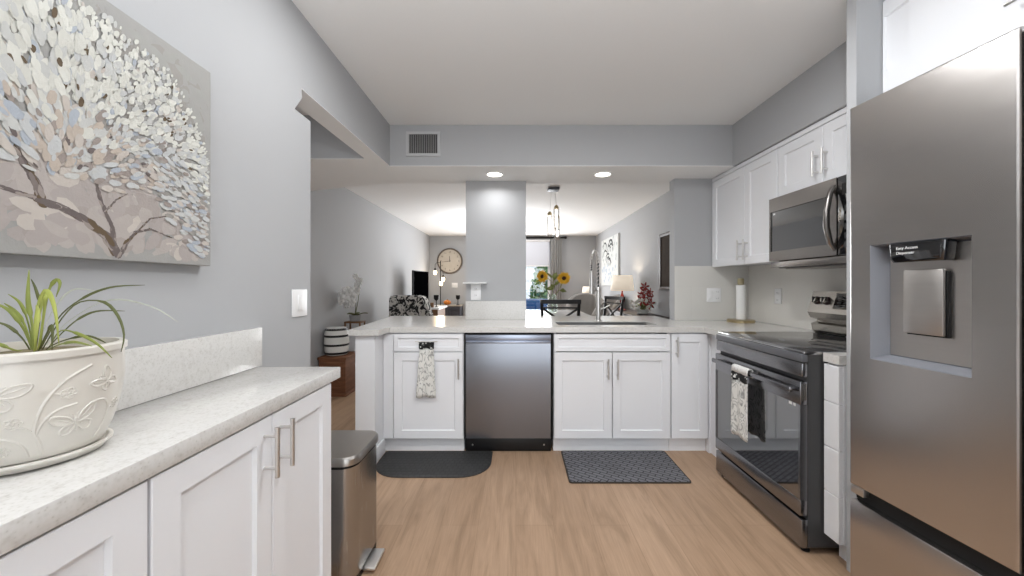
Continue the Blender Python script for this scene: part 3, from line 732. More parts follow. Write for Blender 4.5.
# control console at the back
m = MB(); prof = [(.595, .912), (.588, .925), (.580, .968), (.615, .978), (.620, .990), (.575, 1.005), (.556, 1.04), (.560, 1.055), (.595, 1.172), (.66, 1.172), (.66, .912)]
cons = m.prism(prof, 0, w, 'x').build('console', RSTEEL_L, t, smooth=False)
nrm = Vector((0, -.117, .035)).normalized(); up_ = Vector((0, .035, .117)).normalized()
for x in (.055, .125, w - .125, w - .055):
    c = Vector((x, .5775, 1.1135))
    m = MB(); m.tube([c + nrm * .010, c + nrm * .030], [.019, .017], 18); kn = m.build('knob', RSTEEL_L, cons); MB().tube([c, c + nrm * .010], [.027, .024], 18).build('skirt', mat('dark_brown_plastic', (52, 34, 32), .3), kn)
    m = MB(); m.tube([c + nrm * .026 - up_ * .016, c + nrm * .031 - up_ * .016], .004, 6); m.box(x - .003, x + .003, (c + nrm * .031).y - .003, (c + nrm * .031).y + .003, (c + nrm * .031).z - .016, (c + nrm * .031).z + .016); m.build('pointer', BLACKP, kn)
m = MB(); a_ = Vector((0, .5642, 1.069)) + nrm * .0012; b_ = Vector((0, .5915, 1.160)) + nrm * .0012
q = [m.v((x, p.y, p.z)) for x, p in ((.18, a_), (w - .18, a_), (w - .18, b_), (.18, b_))]; m.f(q); m.build('display', BLKGLASS, cons, solid=.001)
m = MB()
for r_ in range(4):
    for c_ in range(8):
        p = a_.lerp(b_, .18 + r_ * .2) + nrm * .001; x = .20 + c_ * .043
        m.box(x, x + .026, p.y - .001, p.y + .001, p.z - .005, p.z + .005)
m.build('touch_keys', DGREY, cons)

# towel on oven handle
t = thing('dish_towel', 'white printed dish towel with a dotted band hung over the oven handle', 'towel', (1.312, 2.105, .372), R90)
hang_towel(MB(), .008, .145, 0, .152, .31, .0, -.076, .003, folds=2).build('towel_cloth', TOWELW, t, solid=.003)
hang_towel(MB(), .006, .148, .008, .146, .352, .31, -.077, .003, rows=4, folds=2).build('towel_band', TOWELB, t, solid=.004)
m = MB(); rows = []
for k in range(9):
    a = PI * k / 8; rows.append([(.006 + .142 * i / 8, -.0625 - math.cos(a) * .0145, .376 + math.sin(a) * .011) for i in range(9)])
rows = [[(x, -.0795, .350) for x, _, _ in rows[0]]] + rows + [[(x, -.048, .34) for x, _, _ in rows[0]]]
m.sheet(rows); m.build('towel_loop', TOWELS, t, solid=.003)

# ------------------------------------------------------------------ fridge (stands slightly turned)
t = thing('refrigerator', 'large stainless french-door refrigerator with recessed water dispenser', 'refrigerator', (1.315, 1.447, 0), R90 + math.radians(4.5))
w = .94; H = 1.905; dw = .464
B(.003, w - .003, .06, .60, .04, 1.885).build('body', DGREY, t)
def recess_door(m, x0, x1, z0, z1, y0, y1, rx0, rx1, rz0, rz1, dep, bev=.006):
    def rg(a, b, c, d, y): return [m.v((a, y, c)), m.v((b, y, c)), m.v((b, y, d)), m.v((a, y, d))]
    m.loft([rg(x0, x1, z0, z1, y1), rg(x0, x1, z0, z1, y0 + bev), rg(x0 + bev * .3, x1 - bev * .3, z0 + bev * .3, z1 - bev * .3, y0 + bev * .3), rg(x0 + bev, x1 - bev, z0 + bev, z1 - bev, y0)], (True, False))
    R = [(0, 0), (.003, .003), (.02, dep)]
    o = m.bm.verts; m.bm.verts.ensure_lookup_table(); outer = m.bm.verts[-4:]
    r1 = rg(rx0, rx1, rz0, rz1, y0)
    for i in range(4): m.f([outer[i], outer[(i + 1) % 4], r1[(i + 1) % 4], r1[i]])
    r2 = rg(rx0 + .003, rx1 - .003, rz0 + .003, rz1 - .003, y0 + .004); r3 = rg(rx0 + .03, rx1 - .012, rz0 + .02, rz1 - .008, y0 + dep)
    m.mi = 1; m.loft([r1, r2, r3], (False, True)); m.mi = 0
RX0, RX1, RZ0, RZ1 = .078, .366, .935, 1.358
m = MB(); recess_door(m, 0, dw, .432, H, 0, .055, RX0, RX1, RZ0, RZ1, .05); dl = m.build('door', [FRIDGE, mat('dispenser_liner', (122, 124, 131), .4)], t, smooth=False)
B(.108, .35, .047, .0495, .957, 1.345).build('dispenser_back', FRIDGE_L, dl)
m = MB(); rloft(m, [(1.288, rrect(.150, .298, .0, .046, .012)), (1.30, rrect(.146, .302, -.006, .046, .012)), (1.352, rrect(.142, .306, -.006, .046, .012))])
nz = m.build('nozzle_housing', BLKGLASS, dl)
for i, s in enumerate(('Easy Access', 'Dispenser')):
    text_mesh(s, .0135, PLASTW, 'lettering', nz, Matrix.Translation((.170, -.0064, 1.332 - i * .017)) @ Matrix.Rotation(PI / 2, 4, 'X'), .0003)
m = MB(); m.box(.168, .282, .022, .034, 1.045, 1.262, .004); pd = m.build('paddle', FRIDGE_L, dl)
B(.172, .286, .034, .047, 1.04, 1.255).build('paddle_mount', BLACKP, pd)
MB().box(dw + .012, w, 0, .055, .432, H, .006).build('door', FRIDGE, t)
B(dw - .004, dw + .016, .02, .06, .42, H - .01).build('door_seal', DARKGAP, t)
m = MB(); m.box(0, w, 0.0, .055, .03, .372, .006); m.build('freezer_drawer', FRIDGE, t)
B(.0, w, .03, .06, .372, .432).build('grip_recess', DARKGAP, t)
B(.0, .05, .004, .03, .398, .430, bev=.003).build('hinge_cap', FRIDGE_L, t)
B(0, w, .02, .58, 0, .04).build('base_grille', BLACKP, t)

# cabinet over the fridge
cabinet('upper_cabinet', 'white cabinet above the refrigerator with a horizontal bar handle', 'cabinet', (1.530, 1.513, 0), R90, 1.0, .45, 1.94, 2.43,
        [('door', .0, .98, 1.945, 2.375, ('h', .50, 2.055, .19), dict(st_l=.006, st_r=.878, rail=.14, rail_t=.065))])

# ------------------------------------------------------------------ vent and recessed lights
t = thing('air_vent', 'white wall register with vertical dark louvers on the beam', 'vent', (-.711, 2.82, 2.293))
m = MB(); frame(m, -.132, .132, -.095, .095, .022, .022, .022, .022, -.010, 0, .002); m.build('frame', mat('vent_paint', (192, 193, 194), .5), t)
B(-.112, .112, -.002, -.0005, -.075, .075).build('duct_opening', DARKGAP, t)
GREYM = mat('louver_grey', (150, 150, 150), .5, var=.05)
m = MB()
for k in range(16):
    x = -.105 + k * .014; m.prism([(x, -.009), (x + .0035, -.009), (x + .006, -.002), (x + .0025, -.002)], -.073, .073, 'z')
m.build('louvers', GREYM, t)
def downlight(x, y, z, pw, spread, label, sz=.062, em=None):
    t = thing('recessed_light', label, 'ceiling light', (x, y, z - .003), 0, None)
    MB().lathe([(sz, -.001), (sz + .013, -.001), (sz + .013, -.006), (sz, -.006)], n=32, cap=(False, False)).build('trim_ring', PLASTW, t)
    MB().lathe([(sz - .0005, -.003), (.001, -.003)], n=32, cap=(False, True)).build('diffuser', LAMPE, t)
    area('downlight', (x, y, z - .02), (0, 0, 0), sz * 2, sz * 2, pw, (.98, .99, 1), spread, shape='DISK')
downlight(-.176, 3.02, ZB, 1.5, 2.7, 'lit recessed light in the beam just above the grey column')
downlight(.714, 3.02, ZB, 1.8, 2.7, 'lit recessed light in the beam above the faucet')
downlight(-.42, 1.46, ZC, 5, PI, 'added recessed fill light above the left side of the kitchen floor, out of the frame', .09)  # added downlight, unseen, brightens the floor and peninsula
downlight(.55, 1.46, ZC, 14, PI, 'added recessed fill light in front of the range, out of the frame', .09)  # added out of view to lift the peninsula fronts
downlight(-1.62, 1.25, ZC, 11, PI, 'added recessed fill light in the hall, unseen behind the left wall', .09)  # added light for the dark hall, hidden by the left wall
# added uplights: a bowl lamp above the camera, a torchiere hidden behind the column
def fill_bowl(loc, label, pw, floor=False):
    z = loc[2]
    t = thing('fill_torchiere' if floor else 'fill_bowl_lamp', label, 'lamp' if floor else 'ceiling light', (loc[0], loc[1], 0 if floor else ZC))
    if floor:
        MB().lathe([(.15, 0), (.15, .02), (.02, .035)], n=28).build('base', NICKEL, t); MB().tube([(0, 0, .03), (0, 0, z - .10)], .012, 10).build('pole', NICKEL, t); zz = z
    else:
        zz = z - ZC
        MB().lathe([(.02, -.02), (.07, -.015), (.07, -.001)], n=28).build('canopy', NICKEL, t); MB().tube([(0, 0, -.02), (0, 0, zz - .09)], .01, 10).build('stem', NICKEL, t)
    MB().lathe([(.02, -.10), (.12, -.085), (.20, -.045), (.235, .0), (.228, .0), (.195, -.038), (.115, -.076), (.02, -.09)], (0, 0, zz), n=36).build('bowl_shade', PLASTW, t)
    area('bowl_fill_light', (loc[0], loc[1], z + .01), (PI, 0, 0), .42, .42, pw, (.93, .965, 1), shape='DISK')
fill_bowl((.0, -.12, 1.68), 'added white bowl uplight hanging unseen from the kitchen ceiling above the camera', 36)  # added to light the ceiling from outside the view
fill_bowl((-.36, 6.9, 1.45), 'added nickel torchiere with a white bowl, hidden behind the grey column', 25, True)  # added living room light, kept out of view by the column

# ------------------------------------------------------------------ hall side: stool, chest, console, orchid
t = thing('storage_chest', 'reddish reclaimed wood chest on the floor below the striped stool', 'chest', (-1.995, 4.16, 0))
m = MB(); m.box(-.145, .145, -.18, .18, .035, .40, .004); m.build('body', WOODD, t)
B(-.155, .155, -.19, .19, .40, .425, bev=.003).build('lid', WOODD, t)
B(-.155, .155, -.19, .19, 0, .035, bev=.003).build('plinth', WOODD, t)
m = MB(); m.box(-.13, .13, -.187, -.18, .07, .10); m.box(-.13, .13, -.187, -.18, .33, .37); m.box(-.13, -.10, -.187, -.18, .10, .33); m.box(.10, .13, -.187, -.18, .10, .33)
for s in (-1, 1):
    m.xf = Matrix.Translation((0, 0, .215)) @ Matrix.Rotation(s * .75, 4, 'Y'); m.box(-.13, .13, -.186, -.18, -.012, .012); m.xf = Matrix.Identity(4)
m.build('front_frame', WOODD, t)
t = thing('garden_stool', 'white ceramic barrel stool with black stripes on the wooden chest', 'stool', (-2.022, 4.14, .426))
prof = [(.10, 0), (.116, .01), (.126, .06), (.131, .15), (.126, .24), (.114, .295), (.10, .306), (.02, .309)]
def pr_(z):
    for (ra, a), (rb, b) in zip(prof, prof[1:]):
        if a <= z <= b: return ra + (rb - ra) * (z - a) / (b - a)
CER = mat('white_ceramic', (226, 226, 222), .25, var=.03)
MB().lathe(prof, n=36).build('barrel', CER, t)
for z in (.015, .105, .205, .278): MB().lathe([(pr_(z) + .0005, z), (pr_(z) + .003, z + .003), (pr_(z + .021) + .003, z + .021), (pr_(z + .024) + .0005, z + .024)], n=36, cap=(False, False)).build('stripe_band', BLACKP, t)
t = thing('console_table', 'white console with a live-edge wood top behind the striped stool', 'console table', (-1.95, 4.92, 0))
B(-.20, .20, -.5, .5, .09, .60, bev=.004).build('body', CAB, t)
B(-.205, .23, -.52, .52, .601, .64, bev=.006).build('top', WOODK, t)
for x in (-.17, .17):
    for y in (-.46, .46): B(x - .02, x + .02, y - .02, y + .02, 0, .09).build('leg', BLKMET, t)
B(.2, .214, -.47, -.01, .12, .57, bev=.003).build('door', CAB, t); B(.2, .214, .01, .47, .12, .57, bev=.003).build('door', CAB, t)
m = MB(); m.box(-.10, .10, -.08, .08, .10, .12, .003)
for x in (-.09, .09):
    for y in (-.07, .07): m.box(x - .008, x + .008, y - .008, y + .008, 0, .10)
tb = m.build('plant_stand', WOODK); tb.location = (-2.0, 4.56, .641); tag(tb, 'small wooden stand under the orchid pot', 'stand')
ORCH = mat('orchid_petal', (240, 239, 236), .6, var=.05, vs=30)
GREYP = mat('grey_stone_pot', (150, 150, 150), .7, var=.1)
t = thing('orchid', 'white orchid in a grey pot on the console beyond the wall opening', 'orchid', (-2.0, 4.56, .762))
MB().lathe([(.05, 0), (.06, .005), (.068, .075), (.062, .075), (.060, .06), (.005, .06)], n=24).build('pot', GREYP, t)
for a, L in ((.2, .15), (1.5, .12), (2.7, .12), (4.3, .12), (5.4, .14)):
    m = MB(); rows = []
    for k in range(9):
        s = k / 8; wv = .028 * math.sin(PI * min(.12 + s * .88, 1)); rows.append([(math.cos(a) * L * s - math.sin(a) * wv, math.sin(a) * L * s + math.cos(a) * wv, .06 + .11 * s - .07 * s * s), (math.cos(a) * L * s, math.sin(a) * L * s, .052 + .11 * s - .07 * s * s), (math.cos(a) * L * s + math.sin(a) * wv, math.sin(a) * L * s - math.cos(a) * wv, .06 + .11 * s - .07 * s * s)])
    m.sheet(rows).build('leaf', LEAFD, t, solid=.003)
def orchid_flower(c, s, face, parent):
    m = MB(Matrix.Translation(c) @ face)
    for k in range(5):
        q = 2 * PI * k / 5 + PI / 2; wd = .95 if k in (1, 4) else .62
        vs = [m.v((math.cos(q + d * wd) * s * r, -.25 * s * (r - .4) ** 2 - k * .0006, math.sin(q + d * wd) * s * r)) for d, r in ((0, .05), (1, .5), (.75, .85), (0, 1), (-.75, .85), (-1, .5))]
        m.f(vs)
    m.ball((0, -.12 * s, -.05 * s), .14 * s, n=8, m=6)
    return m.build('flower', ORCH, parent, solid=.003)
st = [[(0, 0, .06), (.02, -.02, .22), (-.0, -.05, .36), (-.07, -.08, .36), (-.12, -.08, .28)], [(0, 0, .06), (.03, .02, .25), (.06, .0, .42), (.07, -.02, .52), (.02, -.03, .56)]]
for s in st: MB().tube(s, .004, 6).build('stem', LEAFD, t)
for c, s in (((-.11, -.10, .26), .065), ((-.09, -.11, .33), .07), ((-.05, -.10, .37), .07), ((-.01, -.09, .31), .07), ((-.06, -.12, .28), .065), ((.03, -.05, .38), .065), ((.05, -.05, .44), .055), ((.07, -.04, .50), .05), ((.03, -.05, .555), .04), ((.0, -.10, .24), .06), ((-.05, -.10, .21), .055)):
    orchid_flower(c, s, Matrix.Rotation(random.uniform(-.5, .3), 4, 'Z') @ Matrix.Rotation(random.uniform(-.3, .3), 4, 'Y'), t)

# ------------------------------------------------------------------ living room: armchair, television, lamp, clock, media cabinet
PATT = mat_spots('black_white_fabric', (205, 203, 198), (30, 30, 32), 11, .46, .53, kind='n')
t = thing('armchair', 'high-backed armchair in black and white patterned fabric beyond the peninsula', 'armchair', (-1.63, 5.75, 0), math.radians(-12))
m = MB(); rows = []
BK = [(-.36, .40), (-.35, 1.02), (-.30, 1.05), (.16, 1.05), (.24, 1.02), (.34, .78), (.36, .40)]
m.prism(BK, -.10, .06, 'y'); bmesh.ops.bevel(m.bm, geom=m.bm.edges[:], offset=.025, segments=3, affect='EDGES'); m.build('backrest', PATT, t)
MB().box(-.33, .33, .06, .62, .28, .46, .04, 3).build('seat', PATT, t)
for s in (-1, 1): MB().box(s * .35 - .05, s * .35 + .05, .0, .60, .25, .64, .035, 3).build('armrest', PATT, t)
for x in (-.30, .30):
    for y in (-.03, .55): MB().tube([(x, y, 0), (x, y, .28)], [.016, .024], 10).build('leg', WOODK, t)
t = thing('media_table', 'white-topped brown table carrying the television by the living room wall', 'table', (-1.78, 7.3, 0))
B(-.32, .34, -.40, .40, .745, .78, bev=.004).build('top', PLASTW, t)
B(-.28, .30, -.36, .36, .55, .744).build('drawer_box', WOODK, t)
for x in (-.27, .29):
    for y in (-.35, .35): B(x - .025, x + .025, y - .025, y + .025, 0, .55).build('leg', WOODK, t)
t = thing('television', 'black flat television on a stand, seen at an angle near the living room wall', 'television', (-1.845, 7.10, .781), math.atan2(.70, .11))
B(-.355, .355, -.018, .018, .085, .70, bev=.004).build('screen_panel', BLACKP, t)
B(-.345, .345, -.0195, -.018, .098, .69).build('screen', mat('matte_screen', (4, 4, 5), .8, spec=0, ior=1.02), t)
m = MB(); m.box(-.14, .14, -.09, .09, 0, .012, .003); m.box(-.03, .03, .0, .03, .01, .10); m.build('stand', BLACKP, t)
t = thing('floor_lamp', 'tall black floor lamp with three bare lit bulbs beside the clock', 'lamp', (-1.80, 8.75, 0))
MB().lathe([(.13, 0), (.13, .02), (.02, .03)], n=28).build('base', BLKMET, t)
MB().tube([(0, 0, .02), (0, 0, 1.78)], .011, 10).build('pole', BLKMET, t)
for (dx, dz, ln) in ((-.12, 1.72, .14), (.07, 1.52, .10), (.02, 1.40, .08)):
    ar = MB().tube([(0, 0, dz + .02), (dx * .6, -.02, dz + .03), (dx, -.04, dz - .02), (dx, -.04, dz - ln)], .006, 8).build('arm', BLKMET, t)
    MB().lathe([(.02, .03), (.02, -.03)][::-1], (dx, -.04, dz - ln), 12).build('socket', BLKMET, ar)
    MB().ball((dx, -.04, dz - ln - .075), .042, .042, .055, 14, 10).build('bulb', BULB, ar)
l = bpy.data.lights.new('floor_lamp_glow', 'POINT'); l.energy = 6; l.color = (1, .90, .76); l.shadow_soft_size = .08
o = bpy.data.objects.new('floor_lamp_glow', l); COL.objects.link(o); o.location = (-1.76, 8.55, 1.42)
# clock
CLF = mat('clock_face', (206, 198, 186), .7, c2=(180, 170, 156), vs=8)
t = thing('round_clock', 'round beige wall clock with a grey wooden rim on the living room end wall', 'clock', (-1.655, 9.198, 1.81))
RX = Matrix.Rotation(PI / 2, 4, 'X')
MB(RX).lathe([(.285, 0), (.315, .004), (.32, .03), (.31, .045), (.285, .045)], n=48, cap=(False, False)).build('rim', mat('grey_brown_wood', (110, 98, 88), .6, var=.2, vs=20), t)
MB(RX).lathe([(.289, .003), (.289, .020), (.001, .021)], n=48).build('face', CLF, t)
NUM = ['12', '1', '2', '3', '4', '5', '6', '7', '8', '9', '10', '11']
for k, s in enumerate(NUM):
    a = PI / 2 - k * PI / 6
    text_mesh(s, .055, BLKMET, 'numeral', t, Matrix.Translation((math.cos(a) * .225, -.0225, math.sin(a) * .225 - .019)) @ RX, .001, 'CENTER')
def hand(ang, L, wd):
    m = MB(Matrix.Rotation(ang, 4, 'Y')); m.prism([(-wd, -.02), (wd, -.02), (wd * .4, L), (-wd * .4, L)], -.028, -.025, 'y'); m.build('hand', BLKMET, t)
hand(math.radians(-3), .13, .008); hand(math.radians(-98), .19, .006)
t = thing('media_cabinet', 'dark slate cabinet under the clock on the living room end wall', 'cabinet', (-1.62, 8.93, 0))
SLATE = mat('slate_paint', (66, 66, 72), .45, var=.08)
B(-.32, .30, -.22, .22, .06, .70, bev=.004).build('body', SLATE, t)
B(-.335, .315, -.235, .23, .701, .728, bev=.004).build('top', mat('pale_ash_top', (170, 160, 146), .5, var=.1), t)
for x in (-.305, .0): m = panel_mesh(x, x + .29, .10, .67); m.xf = Matrix.Identity(4); dd = m.build('door', SLATE, t, smooth=False); dd.location = (0, -.221, 0)
B(-.30, .28, -.19, .19, 0, .06).build('plinth', SLATE, t)
PUMP = mat('pumpkin_skin', (206, 120, 38), .5, var=.25, vs=18)
t = thing('pumpkin', 'small orange pumpkin on the dark cabinet under the clock', 'pumpkin', (-1.66, 8.86, .729))
m = MB(); n = 40; rings = []
for j in range(1, 10):
    a = PI * j / 10; rings.append([m.v(((.085 + .008 * math.cos(8 * 2 * PI * i / n)) * math.sin(a) * math.cos(2 * PI * i / n), (.085 + .008 * math.cos(8 * 2 * PI * i / n)) * math.sin(a) * math.sin(2 * PI * i / n), .06 - .06 * math.cos(a))) for i in range(n)])
m.loft(rings); m.build('flesh', PUMP, t)
MB().tube([(0, 0, .112), (.004, 0, .13), (.014, 0, .145)], [.012, .008, .009], 8).build('stem', WOODK, t)
def candle(loc, label):
    t = thing('candle_holder', label, 'candle holder', loc)
    MB().lathe([(.045, 0), (.045, .008), (.010, .02), (.008, .12), (.018, .135)], n=20).build('stem', BLKMET, t)
    MB().lathe([(.03, .135), (.05, .16), (.052, .235), (.046, .235), (.044, .165)], n=20).build('cup', BLKMET, t)
candle((-1.40, 8.85, .729), 'black footed candle holder at the column end of the dark cabinet')
candle((-1.545, 7.12, .781), 'black footed candle holder on the white television table')
MB_ = MB().lathe([(.03, 0), (.036, .004), (.036, .09), (.03, .095)], n=18).build('jar', WOODK); MB_.location = (-1.60, 7.0, .781); tag(MB_, 'small brown jar beside the candle holder on the television table', 'jar')
t = thing('light_switch', 'white switch plate on the living room end wall below the clock', 'switch', (-1.535, 9.2, 1.205))
B(-.075, .075, -.006, 0, -.06, .06, bev=.002).build('plate', PLASTW, t)
for x in (-.036, .036): B(x - .017, x + .017, -.010, -.006, -.033, .033, bev=.001).build('rocker', PLASTW, t)

# ------------------------------------------------------------------ dining area
t = thing('dining_table', 'pale marble-topped dining table behind the black chair', 'dining table', (.62, 5.75, 0))
MARB = mat('pale_marble', (206, 204, 202), .25, c2=(170, 168, 168), vs=4)
rloft(MB(), [(.72, rrect(-.5, .5, -.95, .95, .06)), (.755, rrect(-.5, .5, -.95, .95, .06))]).build('tabletop', MARB, t)
B(-.40, .40, -.80, .80, .64, .719).build('apron', BLKWOOD, t)
for x in (-.38, .38):
    for y in (-.78, .78): MB().box(x - .04, x + .04, y - .04, y + .04, 0, .64, .006).build('leg', BLKWOOD, t)
def xchair(loc, rz, label, seatm=GREYFAB):
    t = thing('dining_chair', label, 'chair', loc, rz)
    MB().box(-.22, .22, -.20, .22, .43, .47, .012).build('seat_frame', BLKWOOD, t)
    MB().box(-.205, .205, -.18, .205, .471, .50, .014).build('seat_cushion', seatm, t)
    for x in (-.2, .2): MB().box(x - .02, x + .02, .17, .21, 0, .43, .004).build('leg', BLKWOOD, t)
    for s in (-1, 1): MB().tube([(s * .2, -.19, 0), (s * .2, -.19, .45), (s * .225, -.25, 1.0)], [.02, .022, .019], 8).build('back_leg', BLKWOOD, t)
    MB().prism([(-.245, -.27), (-.12, -.285), (.12, -.285), (.245, -.27), (.245, -.24), (.12, -.255), (-.12, -.255), (-.245, -.24)], .985, 1.035, 'z').build('top_rail', BLKWOOD, t)
    MB().box(-.21, .21, -.215, -.195, .53, .56).build('lower_rail', BLKWOOD, t)
    MB().box(-.215, .215, -.248, -.225, .925, .945).build('middle_rail', BLKWOOD, t)
    for s in (-1, 1): MB().tube([(s * .21, -.238, .925), (0, -.225, .78), (-s * .205, -.205, .55)], .014, 8).build('cross_slat', BLKWOOD, t)
    return t
xchair((.535, 4.66, 0), 0, 'black cross-back dining chair with its back to the kitchen, below the sunflowers')
LIGHTC = mat('pale_seat_fabric', (214, 216, 222), .9, var=.05)
xchair((1.27, 5.55, 0), PI / 2 + .35, 'black cross-back dining chair seen side-on, left of the table lamp', LIGHTC)
# upholstered grey chairs beyond the table
def tub(loc, rz, label, wd=.34):
    t = thing('tub_chair', label, 'armchair', loc, rz)
    m = MB(); n = 20; outer = []; 
    rings = []
    for i in range(n + 1):
        a = PI * (-.12 + 1.24 * i / n); k = math.sin(max(0, min(PI, PI * i / n))); zt = .66 + .38 * k ** .7
        c, s = math.cos(a), math.sin(a)
        rings.append([m.v((c * wd, s * .33, .30)), m.v((c * (wd + .01), s * .34, zt - .03)), m.v((c * (wd - .03), s * .31, zt)), m.v((c * (wd - .08), s * .25, zt - .03)), m.v((c * (wd - .09), s * .24, .30))])
    m.loft(rings); m.build('backrest', GREYFAB, t)
    MB().lathe([(.05, .30), (.25, .30), (.26, .34), (.26, .45), (.23, .48), (.02, .49)], (0, -.03, 0), 28).build('seat', GREYFAB, t)
    for x in (-.2, .2):
        for y in (-.18, .2): MB().tube([(x, y, 0), (x, y, .30)], [.014, .02], 8).build('leg', BLKWOOD, t)
tub((1.48, 7.75, 0), PI * .95 + PI, 'grey upholstered tub chair behind the dining table, below the small lit lamp', .40)
tub((1.63, 6.75, 0), -PI / 2 + .2 , 'grey upholstered tub chair below the abstract canvas, near the right wall', .32)
# vase with sunflowers
t = thing('vase', 'clear glass vase holding the sunflowers on the dining table', 'vase', (.60, 6.05, .756))
MB().lathe([(.05, 0), (.075, .01), (.085, .10), (.07, .20), (.055, .25), (.065, .30), (.061, .30), (.051, .25), (.066, .20), (.081, .10), (.07, .016), (.01, .014)], n=28).build('glass', VASEG, t)
PET = mat('sunflower_petal', (252, 208, 62), .6, c2=(240, 176, 40), vs=20); CORE = mat('sunflower_core', (70, 44, 24), .9, var=.3, vs=60)
GLEAF = mat('sunflower_leaf', (140, 150, 92), .6, var=.2, vs=20)
def sunflower(dx, dy, z, face, label, s=.105):
    t = thing('sunflower', label, 'flower', (.60, 6.05, .775))
    MB().tube([(0, 0, 0), (dx * .15, 0, .22), (dx * .7, dy * .6, z - .14), (dx, dy + .02, z - .02)], .006, 6).build('stem', GLEAF, t)
    F = Matrix.Translation((dx, dy, z)) @ face
    m = MB(F)
    for lay in range(2):
        for k in range(16):
            q = 2 * PI * (k + lay * .5) / 16; R = s * random.uniform(.9, 1.08)
            vs = [m.v((math.cos(q + d) * r * R, -.02 - .03 * r + lay * .012 * r, math.sin(q + d) * r * R)) for d, r in ((-.10, .3), (-.19, .65), (0, 1), (.19, .65), (.10, .3))]; m.f(vs)
    m.build('petals', PET, t, solid=.002)
    MB(F @ Matrix.Rotation(PI / 2, 4, 'X')).lathe([(.034, .0), (.034, .02), (.024, .030), (.002, .034)], n=20).build('core', CORE, t)
    m = MB(); m.f([m.v(p) for p in ((dx * .6, dy * .5, z - .2), (dx * .6 + .06, dy, z - .16), (dx * .6 + .12, dy, z - .22), (dx * .6 + .05, dy, z - .23))]); m.build('leaf', GLEAF, t, solid=.002)
sunflower(-.185, -.05, .575, Matrix.Rotation(.35, 4, 'Z'), 'yellow sunflower leaning left out of the glass vase')
sunflower(.185, -.05, .545, Matrix.Rotation(-.15, 4, 'Z'), 'yellow sunflower leaning right out of the glass vase', .115)
t = thing('leafy_stem', 'pale green leafy stem standing between the two sunflowers', 'foliage', (.60, 6.05, .775))
MB().tube([(0, 0, 0), (.0, .03, .28), (.03, .04, .60)], .006, 6).build('stem', GLEAF, t)
for a, z, L in ((.4, .42, .16), (2.4, .46, .15), (1.2, .52, .17), (4.4, .36, .13), (5.5, .50, .15), (3.3, .55, .12)):
    m = MB(); c, s = math.cos(a), math.sin(a); m.f([m.v((.02 + c * u * L - s * v * L * .28, .035 + s * u * L * .4 + c * v * .01, z + u * L * .75 + v * .02)) for u, v in ((0, 0), (.35, 1), (.7, .8), (1, 0), (.7, -.8), (.35, -1))]); m.build('leaf', GLEAF, t, solid=.002)
# pendant
t = thing('pendant_lamp', 'hanging lamp of clear glass tubes with gold caps under a dark square canopy', 'pendant lamp', (.475, 4.66, 2.439))
B(-.07, .07, -.07, .07, -.03, -.001, bev=.003).build('canopy', mat('dark_slate_metal', (86, 92, 100), .5, .4, var=.05), t)
for dx, dy, z in ((-.045, .03, -.44), (.035, -.02, -.37), (.055, .05, -.48)):
    c = MB().tube([(dx * .5, dy * .5, -.03), (dx, dy, z + .12)], .0016, 6).build('cord', NICKEL, t)
    MB().lathe([(.03, .10), (.03, .125), (.012, .15)], (dx, dy, z), 16).build('cap', BRASS, c)
    MB().lathe([(.038, -.17), (.038, .10)], (dx, dy, z), 20, cap=(False, False)).build('glass_tube', TUBEG, c, solid=.002)
    MB().lathe([(.004, -.13), (.016, -.12), (.016, .04), (.01, .10)], (dx, dy, z), 12).build('bulb', mat('lit_tube', (255, 246, 230), .4, emit=(255, 246, 232), es=3.5), c)
# console along right wall with lamp and flowers
t = thing('console_table', 'dark console along the right living room wall under the lamp and lilies', 'console table', (1.79, 5.45, 0))
DW = mat('dark_walnut', (58, 44, 38), .45, var=.25, vs=10)
B(-.20, .195, -.95, .95, .765, .795, bev=.004).build('top', DW, t); B(-.17, .17, -.90, .90, .62, .764).build('drawer_box', DW, t)
for x in (-.15, .15):
    for y in (-.86, .86): B(x - .025, x + .025, y - .025, y + .025, 0, .62).build('leg', DW, t)
def tlamp(loc, s, base_m, label, pw):
    t = thing('table_lamp', label, 'lamp', loc)
    MB().lathe([(.07 * s, 0), (.075 * s, .012 * s), (.03 * s, .04 * s), (.022 * s, .10 * s), (.045 * s, .16 * s), (.05 * s, .20 * s), (.028 * s, .26 * s), (.014 * s, .31 * s), (.010 * s, .36 * s)], n=24).build('base', base_m, t)
    MB().lathe([(.195 * s, .34 * s), (.165 * s, .60 * s)], n=36, cap=(False, False)).build('lamp_shade', SHADE, t, solid=.003)
    MB().ball((0, 0, .44 * s), .03 * s, n=12, m=8).build('bulb', BULB, t)
    l = bpy.data.lights.new('table_lamp_glow', 'POINT'); l.energy = pw; l.color = (1, .86, .68); l.shadow_soft_size = .05
    o = bpy.data.objects.new('table_lamp_glow', l); COL.objects.link(o); o.location = (loc[0], loc[1], loc[2] + .50 * s)
RED = mat('oxblood_glaze', (120, 40, 36), .2, var=.2, vs=12)
tlamp((1.735, 6.0, .796), .95, RED, 'lit table lamp with a white shade and dark red base on the right console', 4)
tlamp((1.70, 8.75, .80), .62, BLKMET, 'small lit table lamp in the far right corner of the living room', 2)
t = thing('side_table', 'small dark side table in the far corner under the small lamp', 'table', (1.70, 8.78, 0))
MB().lathe([(.24, .775), (.24, .80)], n=32).build('top', DW, t); MB().lathe([(.16, 0), (.16, .02), (.03, .05), (.025, .774)], n=20).build('pedestal', DW, t)
